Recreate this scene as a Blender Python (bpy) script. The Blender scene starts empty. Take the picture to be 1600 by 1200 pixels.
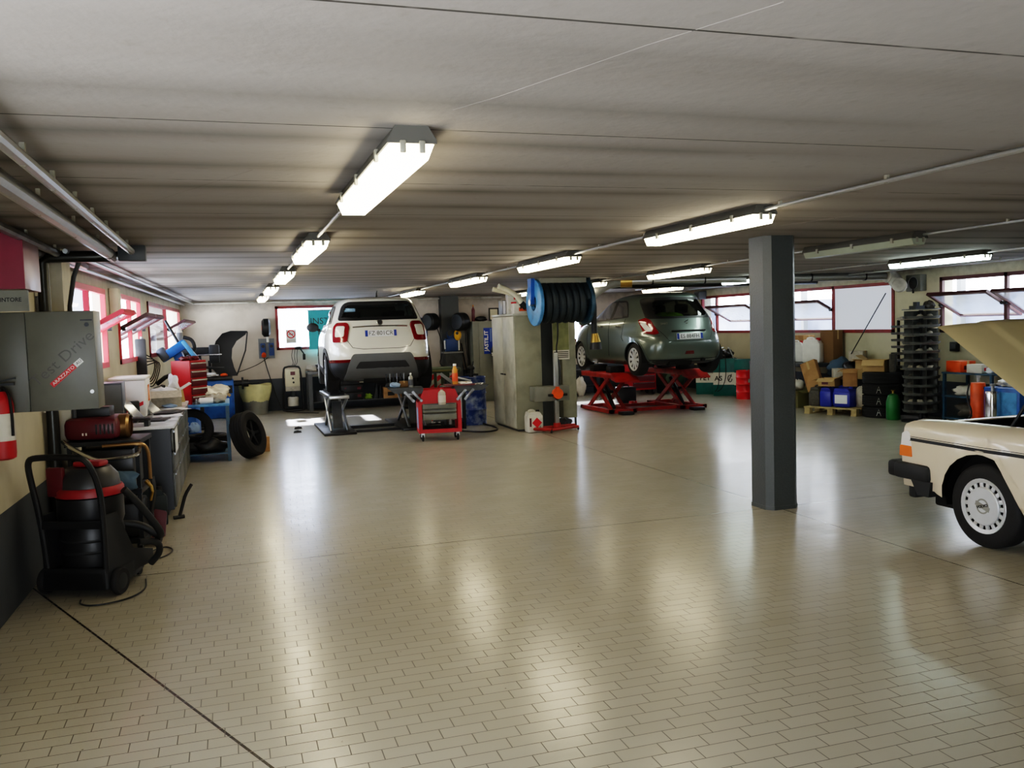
import bpy, bmesh, math, random
import numpy as np
from mathutils import Vector, Matrix, Euler
from mathutils.bvhtree import BVHTree
random.seed(7)
C = bpy.context.scene.collection
PI = math.pi
R = math.radians
V = Vector

# ---------------------------------------------------------------- camera
YAW, PITCH, ROLL, FPX, CH = R(17.685), R(3.825), R(-1.818), 1380.0, 1.75
_F = V((math.sin(YAW)*math.cos(PITCH), math.cos(YAW)*math.cos(PITCH), -math.sin(PITCH)))
_R0 = V((math.cos(YAW), -math.sin(YAW), 0)); _U0 = _R0.cross(_F)
_R = _R0*math.cos(ROLL) + _U0*math.sin(ROLL); _U = -_R0*math.sin(ROLL) + _U0*math.cos(ROLL)
_O = V((0, 0, CH))
cam = bpy.data.cameras.new('camera'); cam.sensor_width = 36; cam.lens = FPX/1600*36; cam.clip_start = .05
co = bpy.data.objects.new('camera', cam); C.objects.link(co)
M = Matrix((_R, _U, -_F)).transposed().to_4x4(); M.translation = _O
co.matrix_world = M
bpy.context.scene.camera = co
def _ray(x, y): return _R*(x-800) - _U*(y-600) + _F*FPX
def at(x, y, Y): d = _ray(x, y); return _O + d*((Y-_O.y)/d.y)
def atx(x, y, X): d = _ray(x, y); return _O + d*((X-_O.x)/d.x)
def atz(x, y, z=0.0): d = _ray(x, y); return _O + d*((z-_O.z)/d.z)

# ---------------------------------------------------------------- materials
def lin(c):
    if isinstance(c, str): c = tuple(int(c[i:i+2], 16)/255 for i in (0, 2, 4))
    return tuple(((v/12.92) if v <= .04045 else ((v+.055)/1.055)**2.4) for v in c) + (1,)
MATS = {}
def mat(name, col, rough=.5, metal=0, var=.12, scale=9, bump=0, coat=0, emit=None, es=0, alpha=1, trans=0, spec=None, dirt=None):
    if name in MATS: return MATS[name]
    m = bpy.data.materials.new(name); m.use_nodes = True
    nt = m.node_tree; N = nt.nodes; L = nt.links; b = N['Principled BSDF']
    c = lin(col)
    b.inputs['Roughness'].default_value = rough; b.inputs['Metallic'].default_value = metal
    if coat: b.inputs['Coat Weight'].default_value = coat; b.inputs['Coat Roughness'].default_value = .06
    if trans: b.inputs['Transmission Weight'].default_value = trans
    if spec is not None: b.inputs['Specular IOR Level'].default_value = spec
    tc = N.new('ShaderNodeTexCoord'); no = N.new('ShaderNodeTexNoise'); no.inputs['Scale'].default_value = scale; no.inputs['Detail'].default_value = 5
    L.new(tc.outputs['Object'], no.inputs['Vector'])
    mx = N.new('ShaderNodeMix'); mx.data_type = 'RGBA'
    mx.inputs[6].default_value = tuple(v*(1-var) for v in c[:3])+(1,)
    mx.inputs[7].default_value = tuple(min(1, v*(1+var)) for v in c[:3])+(1,)
    L.new(no.outputs['Fac'], mx.inputs[0])
    out = mx.outputs[2]
    if dirt:
        n2 = N.new('ShaderNodeTexNoise'); n2.inputs['Scale'].default_value = dirt[1]; n2.inputs['Detail'].default_value = 8
        L.new(tc.outputs['Object'], n2.inputs['Vector'])
        rp = N.new('ShaderNodeValToRGB'); rp.color_ramp.elements[0].position = .45; rp.color_ramp.elements[1].position = .75
        L.new(n2.outputs['Fac'], rp.inputs[0])
        m2 = N.new('ShaderNodeMix'); m2.data_type = 'RGBA'; m2.inputs[7].default_value = lin(dirt[0])
        L.new(rp.outputs[0], m2.inputs[0]); L.new(out, m2.inputs[6]); out = m2.outputs[2]
    L.new(out, b.inputs['Base Color'])
    if bump:
        bp = N.new('ShaderNodeBump'); bp.inputs['Strength'].default_value = bump; bp.inputs['Distance'].default_value = .01
        L.new(no.outputs['Fac'], bp.inputs['Height']); L.new(bp.outputs[0], b.inputs['Normal'])
    if emit: b.inputs['Emission Color'].default_value = lin(emit); b.inputs['Emission Strength'].default_value = es
    if alpha < 1: b.inputs['Alpha'].default_value = alpha
    MATS[name] = m
    return m
def m(key):
    return MATS[key] if key in MATS else MATS['black']
def glassmat(name, tint, fac, rough=.02):
    mm = bpy.data.materials.new(name); mm.use_nodes = True; nt = mm.node_tree; nt.nodes.clear(); N = nt.nodes; L = nt.links
    o = N.new('ShaderNodeOutputMaterial'); t = N.new('ShaderNodeBsdfTransparent'); t.inputs[0].default_value = lin(tint)
    g = N.new('ShaderNodeBsdfGlossy'); g.inputs['Roughness'].default_value = rough; g.inputs[0].default_value = (.9, .9, .9, 1)
    fr = N.new('ShaderNodeFresnel'); fr.inputs[0].default_value = 1.45
    ma = N.new('ShaderNodeMath'); ma.operation = 'MULTIPLY_ADD'; ma.inputs[1].default_value = .8; ma.inputs[2].default_value = fac
    L.new(fr.outputs[0], ma.inputs[0])
    s = N.new('ShaderNodeMixShader'); L.new(ma.outputs[0], s.inputs[0]); L.new(t.outputs[0], s.inputs[1]); L.new(g.outputs[0], s.inputs[2])
    L.new(s.outputs[0], o.inputs[0]); MATS[name] = mm; return mm
for n, c, kw in [
    ('black', '17181a', dict(rough=.5)), ('black_plastic', '17181a', dict(rough=.45)), ('rubber', '151517', dict(rough=.75, bump=.2, scale=60)),
    ('dark_metal', '2b2d30', dict(rough=.4, metal=.6)), ('grey_metal', '83868a', dict(rough=.35, metal=.8, dirt=('4a4846', 5))),
    ('galv', 'a9abab', dict(rough=.35, metal=.85, scale=25)), ('chrome', 'd8d8d8', dict(rough=.15, metal=1)), ('steel', 'b9bcc0', dict(rough=.28, metal=.9)),
    ('red', 'b0161c', dict(rough=.5, dirt=('8a1014', 4))), ('lift_red', 'a8281e', dict(rough=.38, dirt=('6a1810', 6))), ('dark_red', '58101a', dict(rough=.4)),
    ('frame_red', '8c2f2d', dict(rough=.5, dirt=('5e2322', 3))), ('frame_red_bright', 'c8343a', dict(rough=.5)), ('frame_dark', '4b2526', dict(rough=.5)),
    ('white', 'e8e6e0', dict(rough=.5)), ('dirty_white', 'cfccc0', dict(rough=.55, dirt=('8b877a', 5))), ('cream', 'd9d2b6', dict(rough=.5)), ('paper', 'dfe2e8', dict(rough=.8)),
    ('blue', '1c62b0', dict(rough=.4, dirt=('123f75', 5))), ('blue_dark', '1d3f70', dict(rough=.45)), ('blue_steel', '2a4f66', dict(rough=.45, dirt=('20303a', 7))), ('blue_can', '24359c', dict(rough=.35)),
    ('light_blue', '4f8fc4', dict(rough=.4, dirt=('2f5f8c', 8))), ('teal', '0a6a66', dict(rough=.4, dirt=('08484a', 4))), ('cyan', '48b8c4', dict(rough=.6)),
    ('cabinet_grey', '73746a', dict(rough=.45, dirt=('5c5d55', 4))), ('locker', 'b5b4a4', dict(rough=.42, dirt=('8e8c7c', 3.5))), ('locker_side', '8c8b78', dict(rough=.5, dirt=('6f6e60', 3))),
    ('locker_dark', '75776e', dict(rough=.5)), ('mid_grey', '6b6e70', dict(rough=.45)), ('dark_grey', '3b3f42', dict(rough=.5, dirt=('26282a', 5))), ('concrete_grey', '55585a', dict(rough=.7, bump=.3, scale=50)),
    ('pillar_grey', '45494a', dict(rough=.42, bump=.25, scale=70)), ('cardboard', 'a98255', dict(rough=.85, dirt=('8b673f', 6))), ('cardboard_dark', '7a5c3a', dict(rough=.85)), ('kraft', 'b79a6a', dict(rough=.85)),
    ('olive', '6f6a40', dict(rough=.6)), ('pallet', 'b6a478', dict(rough=.8, dirt=('83734f', 8))), ('green', '1c8a3a', dict(rough=.4)), ('dark_green', '243a28', dict(rough=.5)), ('orange', 'e0571b', dict(rough=.4, dirt=('b04414', 5))),
    ('yellow', 'd6a21c', dict(rough=.4)), ('yellow_bag', 'd6cf98', dict(rough=.4, var=.2)), ('wood', 'a47b4a', dict(rough=.7)), ('brass', 'a88a4a', dict(rough=.35, metal=.8)),
    ('tan_metal', '92724a', dict(rough=.35, metal=.7)), ('blue_rag', '4a6074', dict(rough=.9, bump=.4)), ('rag', '8fa9c8', dict(rough=.9)), ('purple', '3c2f52', dict(rough=.6)), ('pipe_dark', '33332f', dict(rough=.35, metal=.6)),
    ('label_red', 'd0202a', dict(rough=.5)), ('sign_red', '7e1433', dict(rough=.4)), ('plate_white', 'e9ecee', dict(rough=.35)), ('plate_blue', '1d3f9a', dict(rough=.35)), ('poster', '7d7f57', dict(rough=.6, var=.7, scale=7)),
    ('clutter', '4d4942', dict(rough=.7, var=.6, scale=25)), ('clutter_light', 'b0a99a', dict(rough=.7, var=.4, scale=25)), ('bag', 'cfcabd', dict(rough=.35, var=.3)), ('screen', '1a2230', dict(rough=.12)), ('amber', 'e0702a', dict(rough=.25)),
    ('lens_white', 'dedede', dict(rough=.2)), ('tail_red', '7e1018', dict(rough=.12, coat=.6)), ('tail_dark', '5c0a10', dict(rough=.12, coat=.6)), ('hose_blue', '1d2a31', dict(rough=.55)), ('hose_black', '1a1b1c', dict(rough=.6)),
    ('fiat_white', 'e6e6dc', dict(rough=.28, coat=.8, var=.02)), ('suzuki_grey', '66716c', dict(rough=.32, metal=.55, coat=.9, var=.03)), ('volvo_beige', 'd2c6b0', dict(rough=.3, coat=.6, var=.03)), ('volvo_hood_lit', 'e2d0a0', dict(rough=.32, coat=.5, var=.03)),
    ('clad_grey', '5c5f60', dict(rough=.5)), ('clad_black', '1f2123', dict(rough=.6)), ('liner', '0c0c0d', dict(rough=.9)), ('seat', '2a2b2e', dict(rough=.9)), ('toy_green', '8fae3a', dict(rough=.8, var=.4)),
    ('alloy', 'c4c7ca', dict(rough=.3, metal=.7)), ('hubcap', 'c9cccf', dict(rough=.35, metal=.4)), ('silver_print', '8f8f88', dict(rough=.3, metal=.5)), ('tank_white', 'e4e4e2', dict(rough=.4)), ('amber_bottle', 'c98a3c', dict(rough=.15)),
]: mat(n, c, **kw)
glassmat('car_glass', 'a9b3af', .03); glassmat('car_glass_dark', '7f8c90', .03); glassmat('window_glass', 'f2f6ff', .02)

# ---------------------------------------------------------------- mesh builder
class MB:
    def __init__(s): s.bm = bmesh.new()
    def _x(s, verts, loc=(0, 0, 0), rot=None):
        if rot is not None: bmesh.ops.rotate(s.bm, verts=verts, cent=(0, 0, 0), matrix=(rot if isinstance(rot, Matrix) else Euler(rot).to_matrix()))
        bmesh.ops.translate(s.bm, verts=verts, vec=loc)
    def box(s, c, d, rot=None, bev=0, seg=2):
        r = bmesh.ops.create_cube(s.bm, size=1)['verts']
        bmesh.ops.scale(s.bm, vec=d, verts=r)
        if bev:
            es = list({e for v in r for e in v.link_edges})
            q = bmesh.ops.bevel(s.bm, geom=es, offset=min(bev, min(d)*.45), segments=seg, affect='EDGES', profile=.5)
            r = list({v for f in q['faces'] for v in f.verts} | {v for v in r if v.is_valid})
            vs = set(); stack = [r[0]]
            while stack:
                v = stack.pop()
                if v in vs: continue
                vs.add(v); stack += [e.other_vert(v) for e in v.link_edges]
            r = list(vs)
        s._x(r, c, rot); return s
    def bb(s, x0, x1, y0, y1, z0, z1, bev=0): return s.box(((x0+x1)/2, (y0+y1)/2, (z0+z1)/2), (abs(x1-x0), abs(y1-y0), abs(z1-z0)), None, bev)
    def cyl(s, a, b, r, r2=None, seg=16, caps=True):
        a = V(a); b = V(b); d = b-a
        g = bmesh.ops.create_cone(s.bm, cap_ends=caps, segments=seg, radius1=r, radius2=r if r2 is None else r2, depth=d.length)['verts']
        q = V((0, 0, 1)).rotation_difference(d.normalized()).to_matrix()
        s._x(g, (a+b)/2, q); return s
    def tube(s, pts, r, seg=8, closed=False, smooth=0, caps=True):
        pts = [V(p) for p in pts]
        for _ in range(smooth):
            n = len(pts); o = []
            rng = range(n if closed else n-1)
            if not closed: o.append(pts[0])
            for i in rng:
                p, q = pts[i], pts[(i+1) % n]; o += [p*.75+q*.25, p*.25+q*.75]
            if not closed: o.append(pts[-1])
            pts = o
        n = len(pts); rings = []; up = None
        for i, p in enumerate(pts):
            t = (pts[(i+1) % n]-pts[i-1]) if closed else (pts[min(i+1, n-1)]-pts[max(i-1, 0)])
            t.normalize()
            if up is None: up = t.orthogonal().normalized()
            else:
                up = up - t*up.dot(t)
                up = up.normalized() if up.length > 1e-5 else t.orthogonal().normalized()
            w = t.cross(up); rr = r[i] if isinstance(r, (list, tuple)) else r
            rings.append([s.bm.verts.new(p + (up*math.cos(2*PI*k/seg) + w*math.sin(2*PI*k/seg))*rr) for k in range(seg)])
        for i in range(n if closed else n-1):
            a, b = rings[i], rings[(i+1) % n]
            for k in range(seg): s.bm.faces.new((a[k], a[(k+1) % seg], b[(k+1) % seg], b[k]))
        if not closed and caps:
            s.bm.faces.new(rings[0][::-1]); s.bm.faces.new(rings[-1])
        return s
    def lathe(s, prof, c=(0, 0, 0), axis='z', seg=24, closed=False, rot=None):
        rings = []; allv = []
        for (r, z) in prof:
            if r < 1e-6:
                v = [s.bm.verts.new((0, 0, z))]
            else: v = [s.bm.verts.new((r*math.cos(2*PI*k/seg), r*math.sin(2*PI*k/seg), z)) for k in range(seg)]
            rings.append(v); allv += v
        n = len(rings)
        for i in range(n if closed else n-1):
            a, b = rings[i], rings[(i+1) % n]
            for k in range(seg):
                k2 = (k+1) % seg
                if len(a) == 1 and len(b) == 1: continue
                if len(a) == 1: s.bm.faces.new((a[0], b[k2], b[k]))
                elif len(b) == 1: s.bm.faces.new((a[k], a[k2], b[0]))
                else: s.bm.faces.new((a[k], a[k2], b[k2], b[k]))
        if axis == 'x': s._x(allv, (0, 0, 0), (0, R(90), 0))
        if axis == 'y': s._x(allv, (0, 0, 0), (R(-90), 0, 0))
        s._x(allv, c, rot); return s
    def prism(s, poly, d0, d1, axis='y', loc=(0, 0, 0), rot=None):
        # poly in the two other axes, extruded along axis
        def P(u, v, d): return {'y': (u, d, v), 'x': (d, u, v), 'z': (u, v, d)}[axis]
        a = [s.bm.verts.new(P(u, v, d0)) for u, v in poly]; b = [s.bm.verts.new(P(u, v, d1)) for u, v in poly]
        n = len(poly)
        s.bm.faces.new(a); s.bm.faces.new(b[::-1])
        for i in range(n): s.bm.faces.new((a[i], b[i], b[(i+1) % n], a[(i+1) % n]))
        s._x(a+b, loc, rot); return s
    def ball(s, c, r, sc=(1, 1, 1), seg=14, jit=0, seed=0):
        g = bmesh.ops.create_uvsphere(s.bm, u_segments=seg, v_segments=seg//2+2, radius=r)['verts']
        rn = random.Random(seed)
        for v in g:
            k = 1 + (rn.random()-.5)*2*jit
            v.co = V((v.co.x*sc[0]*k, v.co.y*sc[1]*k, v.co.z*sc[2]*k))
        s._x(g, c); return s
    def lump(s, c, d, amp=.25, seed=0, n=9):
        # crumpled heap (bag, rag): a sphere with noise, flat at the bottom
        rn = random.Random(seed); ph = [(rn.uniform(2, 6), rn.uniform(0, 6), rn.uniform(2, 6), rn.uniform(0, 6)) for _ in range(4)]
        g = bmesh.ops.create_uvsphere(s.bm, u_segments=2*n, v_segments=n+2, radius=.5)['verts']
        for v in g:
            t = math.atan2(v.co.y, v.co.x); p = v.co.z*2
            k = 1 + amp*sum(math.sin(a*t+b)*math.cos(c2*p+d2) for a, b, c2, d2 in ph)/2
            v.co = V((v.co.x*d[0]*k, v.co.y*d[1]*k, max(-.42*d[2], v.co.z*d[2]*k)))
        s._x(g, (c[0], c[1], c[2]+.42*d[2])); return s
    def grid(s, f, nu, nv):
        vs = [[s.bm.verts.new(f(i/nu, j/nv)) for j in range(nv+1)] for i in range(nu+1)]
        for i in range(nu):
            for j in range(nv): s.bm.faces.new((vs[i][j], vs[i+1][j], vs[i+1][j+1], vs[i][j+1]))
        return s
    def text(s, t, size, loc, rot, ext=.001, align='CENTER', sx=1, bold=0):
        cu = bpy.data.curves.new('t', 'FONT'); cu.body = t; cu.size = size; cu.extrude = ext; cu.align_x = align; cu.align_y = 'CENTER'; cu.offset = bold; cu.resolution_u = 3
        o = bpy.data.objects.new('t', cu); C.objects.link(o)
        me = bpy.data.meshes.new_from_object(o.evaluated_get(bpy.context.evaluated_depsgraph_get()))
        bpy.data.objects.remove(o); bpy.data.curves.remove(cu)
        n0 = len(s.bm.verts); s.bm.from_mesh(me); s.bm.verts.ensure_lookup_table(); vs = s.bm.verts[n0:]
        bpy.data.meshes.remove(me)
        if sx != 1: bmesh.ops.scale(s.bm, vec=(sx, 1, 1), verts=vs)
        s._x(vs, loc, rot); return s
    def build(s, name, material, parent=None, loc=None, rotz=None, ang=35, label=None):
        bmesh.ops.recalc_face_normals(s.bm, faces=s.bm.faces)
        return link(name, s.bm, material, parent, loc, rotz, ang, label)
def link(name, bm, material, parent=None, loc=None, rotz=None, ang=35, label=None):
    me = bpy.data.meshes.new(name); bm.to_mesh(me); bm.free()
    ms = material if isinstance(material, (list, tuple)) else [material]
    for q in ms: me.materials.append(MATS[q] if isinstance(q, str) else q)
    me.shade_smooth(); me.set_sharp_from_angle(angle=R(ang))
    o = bpy.data.objects.new(name, me); C.objects.link(o)
    if parent: o.parent = parent
    if loc is not None: o.location = loc
    if rotz is not None: o.rotation_euler = (0, 0, rotz)
    if label: o['label'] = label
    return o
def tag(o, label, cat, group=None):
    o['label'] = label; o['category'] = cat
    if group: o['group'] = group
    return o
def thing(name, label, cat, loc=(0, 0, 0), rotz=0, group=None):
    o = bpy.data.objects.new(name, None); C.objects.link(o); o.empty_display_size = .1
    o.location = loc; o.rotation_euler = (0, 0, rotz)
    return tag(o, label, cat, group)
def struct(o): o['kind'] = 'structure'; return o
def dup(root, loc, rotz=None, label=None, group=None):
    r = root.copy(); C.objects.link(r); r.location = loc
    if rotz is not None: r.rotation_euler = (0, 0, rotz)
    if label: r['label'] = label
    if group: r['group'] = group
    for ch in list(root.children):
        c = ch.copy(); C.objects.link(c); c.parent = r
        for g in list(ch.children):
            d = g.copy(); C.objects.link(d); d.parent = c
    return r
# ================================================================ THE ROOM
H = 2.47; YB = 20.4; YF = -4.0; XR = 11.2
def WX(Y): return -1.45 if Y < 7 else -1.45 + (Y-7)*.5/13.4
def nodes(name):
    mm = bpy.data.materials.new(name); mm.use_nodes = True; MATS[name] = mm
    return mm, mm.node_tree.nodes, mm.node_tree.links, mm.node_tree.nodes['Principled BSDF']
def mathn(N, L, op, a, b=None, c=None):
    n = N.new('ShaderNodeMath'); n.operation = op
    for i, v in enumerate((a, b, c)):
        if v is None: continue
        if isinstance(v, (int, float)): n.inputs[i].default_value = v
        else: L.new(v, n.inputs[i])
    return n.outputs[0]
def mixc(N, L, fac, a, b):
    n = N.new('ShaderNodeMix'); n.data_type = 'RGBA'
    for i, v in ((0, fac), (6, a), (7, b)):
        if hasattr(v, 'is_output'): L.new(v, n.inputs[i])
        else: n.inputs[i].default_value = v
    return n.outputs[2]
def noise(N, L, vec, scale, detail=4, sc=None):
    if sc:
        mp = N.new('ShaderNodeMapping'); mp.inputs['Scale'].default_value = sc; L.new(vec, mp.inputs[0]); vec = mp.outputs[0]
    n = N.new('ShaderNodeTexNoise'); n.inputs['Scale'].default_value = scale; n.inputs['Detail'].default_value = detail; L.new(vec, n.inputs['Vector'])
    return n.outputs['Fac']
def ramp(N, L, fac, p0, p1):
    r = N.new('ShaderNodeMapRange'); r.inputs[1].default_value = p0; r.inputs[2].default_value = p1; L.new(fac, r.inputs[0]); return r.outputs[0]
def mat_floor():
    mm, N, L, b = nodes('floor_tiles'); tc = N.new('ShaderNodeTexCoord'); v = tc.outputs['Object']
    br = N.new('ShaderNodeTexBrick'); br.inputs['Scale'].default_value = 1; br.inputs['Brick Width'].default_value = .195; br.inputs['Row Height'].default_value = .092
    br.inputs['Mortar Size'].default_value = .0025; br.inputs['Mortar Smooth'].default_value = .2; br.inputs['Bias'].default_value = 0
    br.inputs['Color1'].default_value = lin('b2ada0'); br.inputs['Color2'].default_value = lin('aea99b'); br.inputs['Mortar'].default_value = lin('473f34')
    br.offset = 0; br.squash = 1
    sp0 = N.new('ShaderNodeSeparateXYZ'); L.new(v, sp0.inputs[0])
    row = mathn(N, L, 'FLOOR', mathn(N, L, 'DIVIDE', sp0.outputs[1], .092))
    cb = N.new('ShaderNodeCombineXYZ'); L.new(mathn(N, L, 'MULTIPLY_ADD', row, -.36*.195, sp0.outputs[0]), cb.inputs[0]); L.new(sp0.outputs[1], cb.inputs[1]); vb = cb.outputs[0]
    L.new(vb, br.inputs['Vector'])
    sp = N.new('ShaderNodeSeparateXYZ'); L.new(v, sp.inputs[0]); X, Y = sp.outputs[0], sp.outputs[1]
    def line(expr, w): return mathn(N, L, 'LESS_THAN', mathn(N, L, 'ABSOLUTE', expr), w)
    l1 = line(mathn(N, L, 'ADD', Y, -6.93), .0045); l2 = line(mathn(N, L, 'ADD', X, -4.72), .0045)
    dx, dy = .08+1.22, 3.6-6.49; ln = math.hypot(dx, dy)
    l3 = line(mathn(N, L, 'ADD', mathn(N, L, 'MULTIPLY', X, -dy/ln), mathn(N, L, 'MULTIPLY_ADD', Y, dx/ln, (-1.22*dy-6.49*dx)/ln*-1*-1 if False else -((-dy/ln)*-1.22+(dx/ln)*6.49))), .007)
    l3 = mathn(N, L, 'MULTIPLY', l3, mathn(N, L, 'LESS_THAN', Y, 6.93))
    ls = mathn(N, L, 'MAXIMUM', mathn(N, L, 'MAXIMUM', l1, l2), l3)
    st = ramp(N, L, noise(N, L, v, 1.1, 6), .35, .7)
    c1 = mixc(N, L, mathn(N, L, 'MULTIPLY', st, .16), br.outputs[0], lin('8f8978'))
    sp2 = ramp(N, L, noise(N, L, v, 23, 2), .76, .79)
    c2 = mixc(N, L, mathn(N, L, 'MULTIPLY', sp2, .6), c1, lin('3a342c'))
    c3 = mixc(N, L, ls, c2, lin('3f382e'))
    L.new(c3, b.inputs['Base Color'])
    rg = mathn(N, L, 'MULTIPLY_ADD', noise(N, L, v, 2.5, 4), .10, .17)
    L.new(mathn(N, L, 'MULTIPLY_ADD', br.outputs['Fac'], .3, rg), b.inputs['Roughness'])
    b.inputs['Specular IOR Level'].default_value = .75
    b2 = N.new('ShaderNodeTexBrick')
    for k in ('Scale', 'Brick Width', 'Row Height', 'Mortar Smooth'): b2.inputs[k].default_value = br.inputs[k].default_value
    b2.inputs['Mortar Size'].default_value = 0; b2.inputs['Color1'].default_value = (0, 0, 0, 1); b2.inputs['Color2'].default_value = (1, 1, 1, 1); b2.offset = 0; L.new(vb, b2.inputs['Vector'])
    r1 = N.new('ShaderNodeRGBToBW'); L.new(b2.outputs[0], r1.inputs[0]); r1 = r1.outputs[0]
    r2 = mathn(N, L, 'FRACT', mathn(N, L, 'MULTIPLY', r1, 37.3))
    cx = N.new('ShaderNodeCombineXYZ'); L.new(mathn(N, L, 'MULTIPLY_ADD', r1, .008, -.004), cx.inputs[0]); L.new(mathn(N, L, 'MULTIPLY_ADD', r2, .012, -.006), cx.inputs[1])
    bp = N.new('ShaderNodeBump'); bp.inputs['Strength'].default_value = .3; bp.inputs['Distance'].default_value = .003
    L.new(mathn(N, L, 'ADD', mathn(N, L, 'MULTIPLY', br.outputs['Fac'], -1), mathn(N, L, 'MULTIPLY', noise(N, L, v, 30, 3), .06)), bp.inputs['Height'])
    va = N.new('ShaderNodeVectorMath'); va.operation = 'ADD'; L.new(bp.outputs[0], va.inputs[0]); L.new(cx.outputs[0], va.inputs[1])
    vn = N.new('ShaderNodeVectorMath'); vn.operation = 'NORMALIZE'; L.new(va.outputs[0], vn.inputs[0]); L.new(vn.outputs[0], b.inputs['Normal'])
def mat_ceiling():
    mm, N, L, b = nodes('ceiling_concrete'); tc = N.new('ShaderNodeTexCoord'); v = tc.outputs['Object']
    sp = N.new('ShaderNodeSeparateXYZ'); L.new(v, sp.inputs[0]); X, Y = sp.outputs[0], sp.outputs[1]
    nb = noise(N, L, v, 1, 5, (.22, 1.9, 1)); nf = noise(N, L, v, 14, 5); nw = noise(N, L, v, .45, 3)
    # soot bands that follow the slab joints
    wob = mathn(N, L, 'MULTIPLY_ADD', noise(N, L, v, .7, 3), .12, -.06)
    ph = mathn(N, L, 'FRACT', mathn(N, L, 'DIVIDE', mathn(N, L, 'ADD', mathn(N, L, 'ADD', Y, wob), -.42), .6))
    band = ramp(N, L, mathn(N, L, 'ABSOLUTE', mathn(N, L, 'ADD', ph, -.5)), .5, .18)
    band = mathn(N, L, 'MULTIPLY', mathn(N, L, 'POWER', mathn(N, L, 'SUBTRACT', 1, band), 1.5), ramp(N, L, nw, .35, .6))
    jp = mathn(N, L, 'FRACT', mathn(N, L, 'DIVIDE', mathn(N, L, 'ADD', Y, -.8), 1.2))
    joint = mathn(N, L, 'LESS_THAN', jp, .009)
    joint = mathn(N, L, 'MULTIPLY', joint, ramp(N, L, noise(N, L, v, 3.2, 3, (1, .3, 1)), .36, .46))
    far = ramp(N, L, Y, 1.5, 4.5)
    c = mixc(N, L, ramp(N, L, nb, .3, .75), lin('938d88'), lin('867f79'))
    c = mixc(N, L, mathn(N, L, 'MULTIPLY', mathn(N, L, 'MULTIPLY', band, far), .85), c, lin('3f3b35'))
    c = mixc(N, L, mathn(N, L, 'MULTIPLY', ramp(N, L, nf, .62, .75), .25), c, lin('6a655c'))
    c = mixc(N, L, joint, c, lin('332f29'))
    L.new(c, b.inputs['Base Color']); b.inputs['Roughness'].default_value = .8
    bp = N.new('ShaderNodeBump'); bp.inputs['Strength'].default_value = .4; bp.inputs['Distance'].default_value = .01
    L.new(mathn(N, L, 'SUBTRACT', nf, joint), bp.inputs['Height']); L.new(bp.outputs[0], b.inputs['Normal'])
def mat_wall(name, col, dado, stain):
    mm, N, L, b = nodes(name); tc = N.new('ShaderNodeTexCoord'); v = tc.outputs['Object']
    sp = N.new('ShaderNodeSeparateXYZ'); L.new(v, sp.inputs[0]); Z = sp.outputs[2]
    n1 = ramp(N, L, noise(N, L, v, 2.2, 7), .45, .75); n2 = noise(N, L, v, 9, 5)
    c = mixc(N, L, mathn(N, L, 'MULTIPLY', n1, .45), lin(col), lin(stain))
    low = ramp(N, L, mathn(N, L, 'MULTIPLY_ADD', n2, .5, mathn(N, L, 'MULTIPLY', Z, -1)), -1.5, -.3)
    c = mixc(N, L, mathn(N, L, 'MULTIPLY', low, .4), c, lin(stain))
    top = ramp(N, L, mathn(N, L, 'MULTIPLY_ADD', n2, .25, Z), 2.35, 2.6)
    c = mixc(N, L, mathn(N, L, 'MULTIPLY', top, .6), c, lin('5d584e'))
    if dado: c = mixc(N, L, mathn(N, L, 'LESS_THAN', Z, dado), c, mixc(N, L, n1, lin('4a4f55'), lin('3a3e42')))
    L.new(c, b.inputs['Base Color']); b.inputs['Roughness'].default_value = .7
    bp = N.new('ShaderNodeBump'); bp.inputs['Strength'].default_value = .15; L.new(n2, bp.inputs['Height']); L.new(bp.outputs[0], b.inputs['Normal'])
mat_floor(); mat_ceiling(); mat_wall('wall_left_paint', 'cdc6b0', .67, '9a937c'); mat_wall('wall_back_paint', 'd5cabb', .72, 'a89c8a'); mat_wall('wall_right_paint', 'cfc9ac', .6, '9c967c')

struct(MB().bb(-1.8, XR+.3, YF, YB+.3, -.12, 0).build('floor', 'floor_tiles'))
struct(MB().bb(-1.8, XR+.3, YF, YB+.3, H, H+.15).build('ceiling', 'ceiling_concrete'))
def wallmesh(u0, u1, holes, thick, place):
    """wall along u (0 = z up) with rectangular holes; place(u, d, z)"""
    us = sorted({u0, u1, *[h[0] for h in holes], *[h[1] for h in holes]}); mb = MB()
    zs = sorted({0, H, *[h[2] for h in holes], *[h[3] for h in holes]})
    def solid(a, b, c, d): return not any(h[0] <= (a+b)/2 <= h[1] and h[2] <= (c+d)/2 <= h[3] for h in holes)
    cells = [[solid(us[i], us[i+1], zs[j], zs[j+1]) for j in range(len(zs)-1)] for i in range(len(us)-1)]
    for i in range(len(us)-1):
        j = 0
        while j < len(zs)-1:
            if not cells[i][j]: j += 1; continue
            k = j
            while k < len(zs)-1 and cells[i][k]: k += 1
            vs = [mb.bm.verts.new(place(u, d, z)) for u in (us[i], us[i+1]) for d in (0, thick) for z in (zs[j], zs[k])]
            for q in ((0, 1, 3, 2), (4, 6, 7, 5), (0, 4, 5, 1), (2, 3, 7, 6), (0, 2, 6, 4), (1, 5, 7, 3)): mb.bm.faces.new([vs[t] for t in q])
            j = k
    return mb
LW = [(8.75, 10.85), (11.75, 13.75), (14.65, 19.9)]            # left wall windows
RW = [(9.3, 11.75, 1.40, 2.31), (12.8, 16.2, 1.40, 2.30), (16.95, 19.45, 1.40, 2.30)]
BW = [(1.02, 2.85, 1.35, 2.33), (7.05, 8.4, 1.3, 2.33)]
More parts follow.
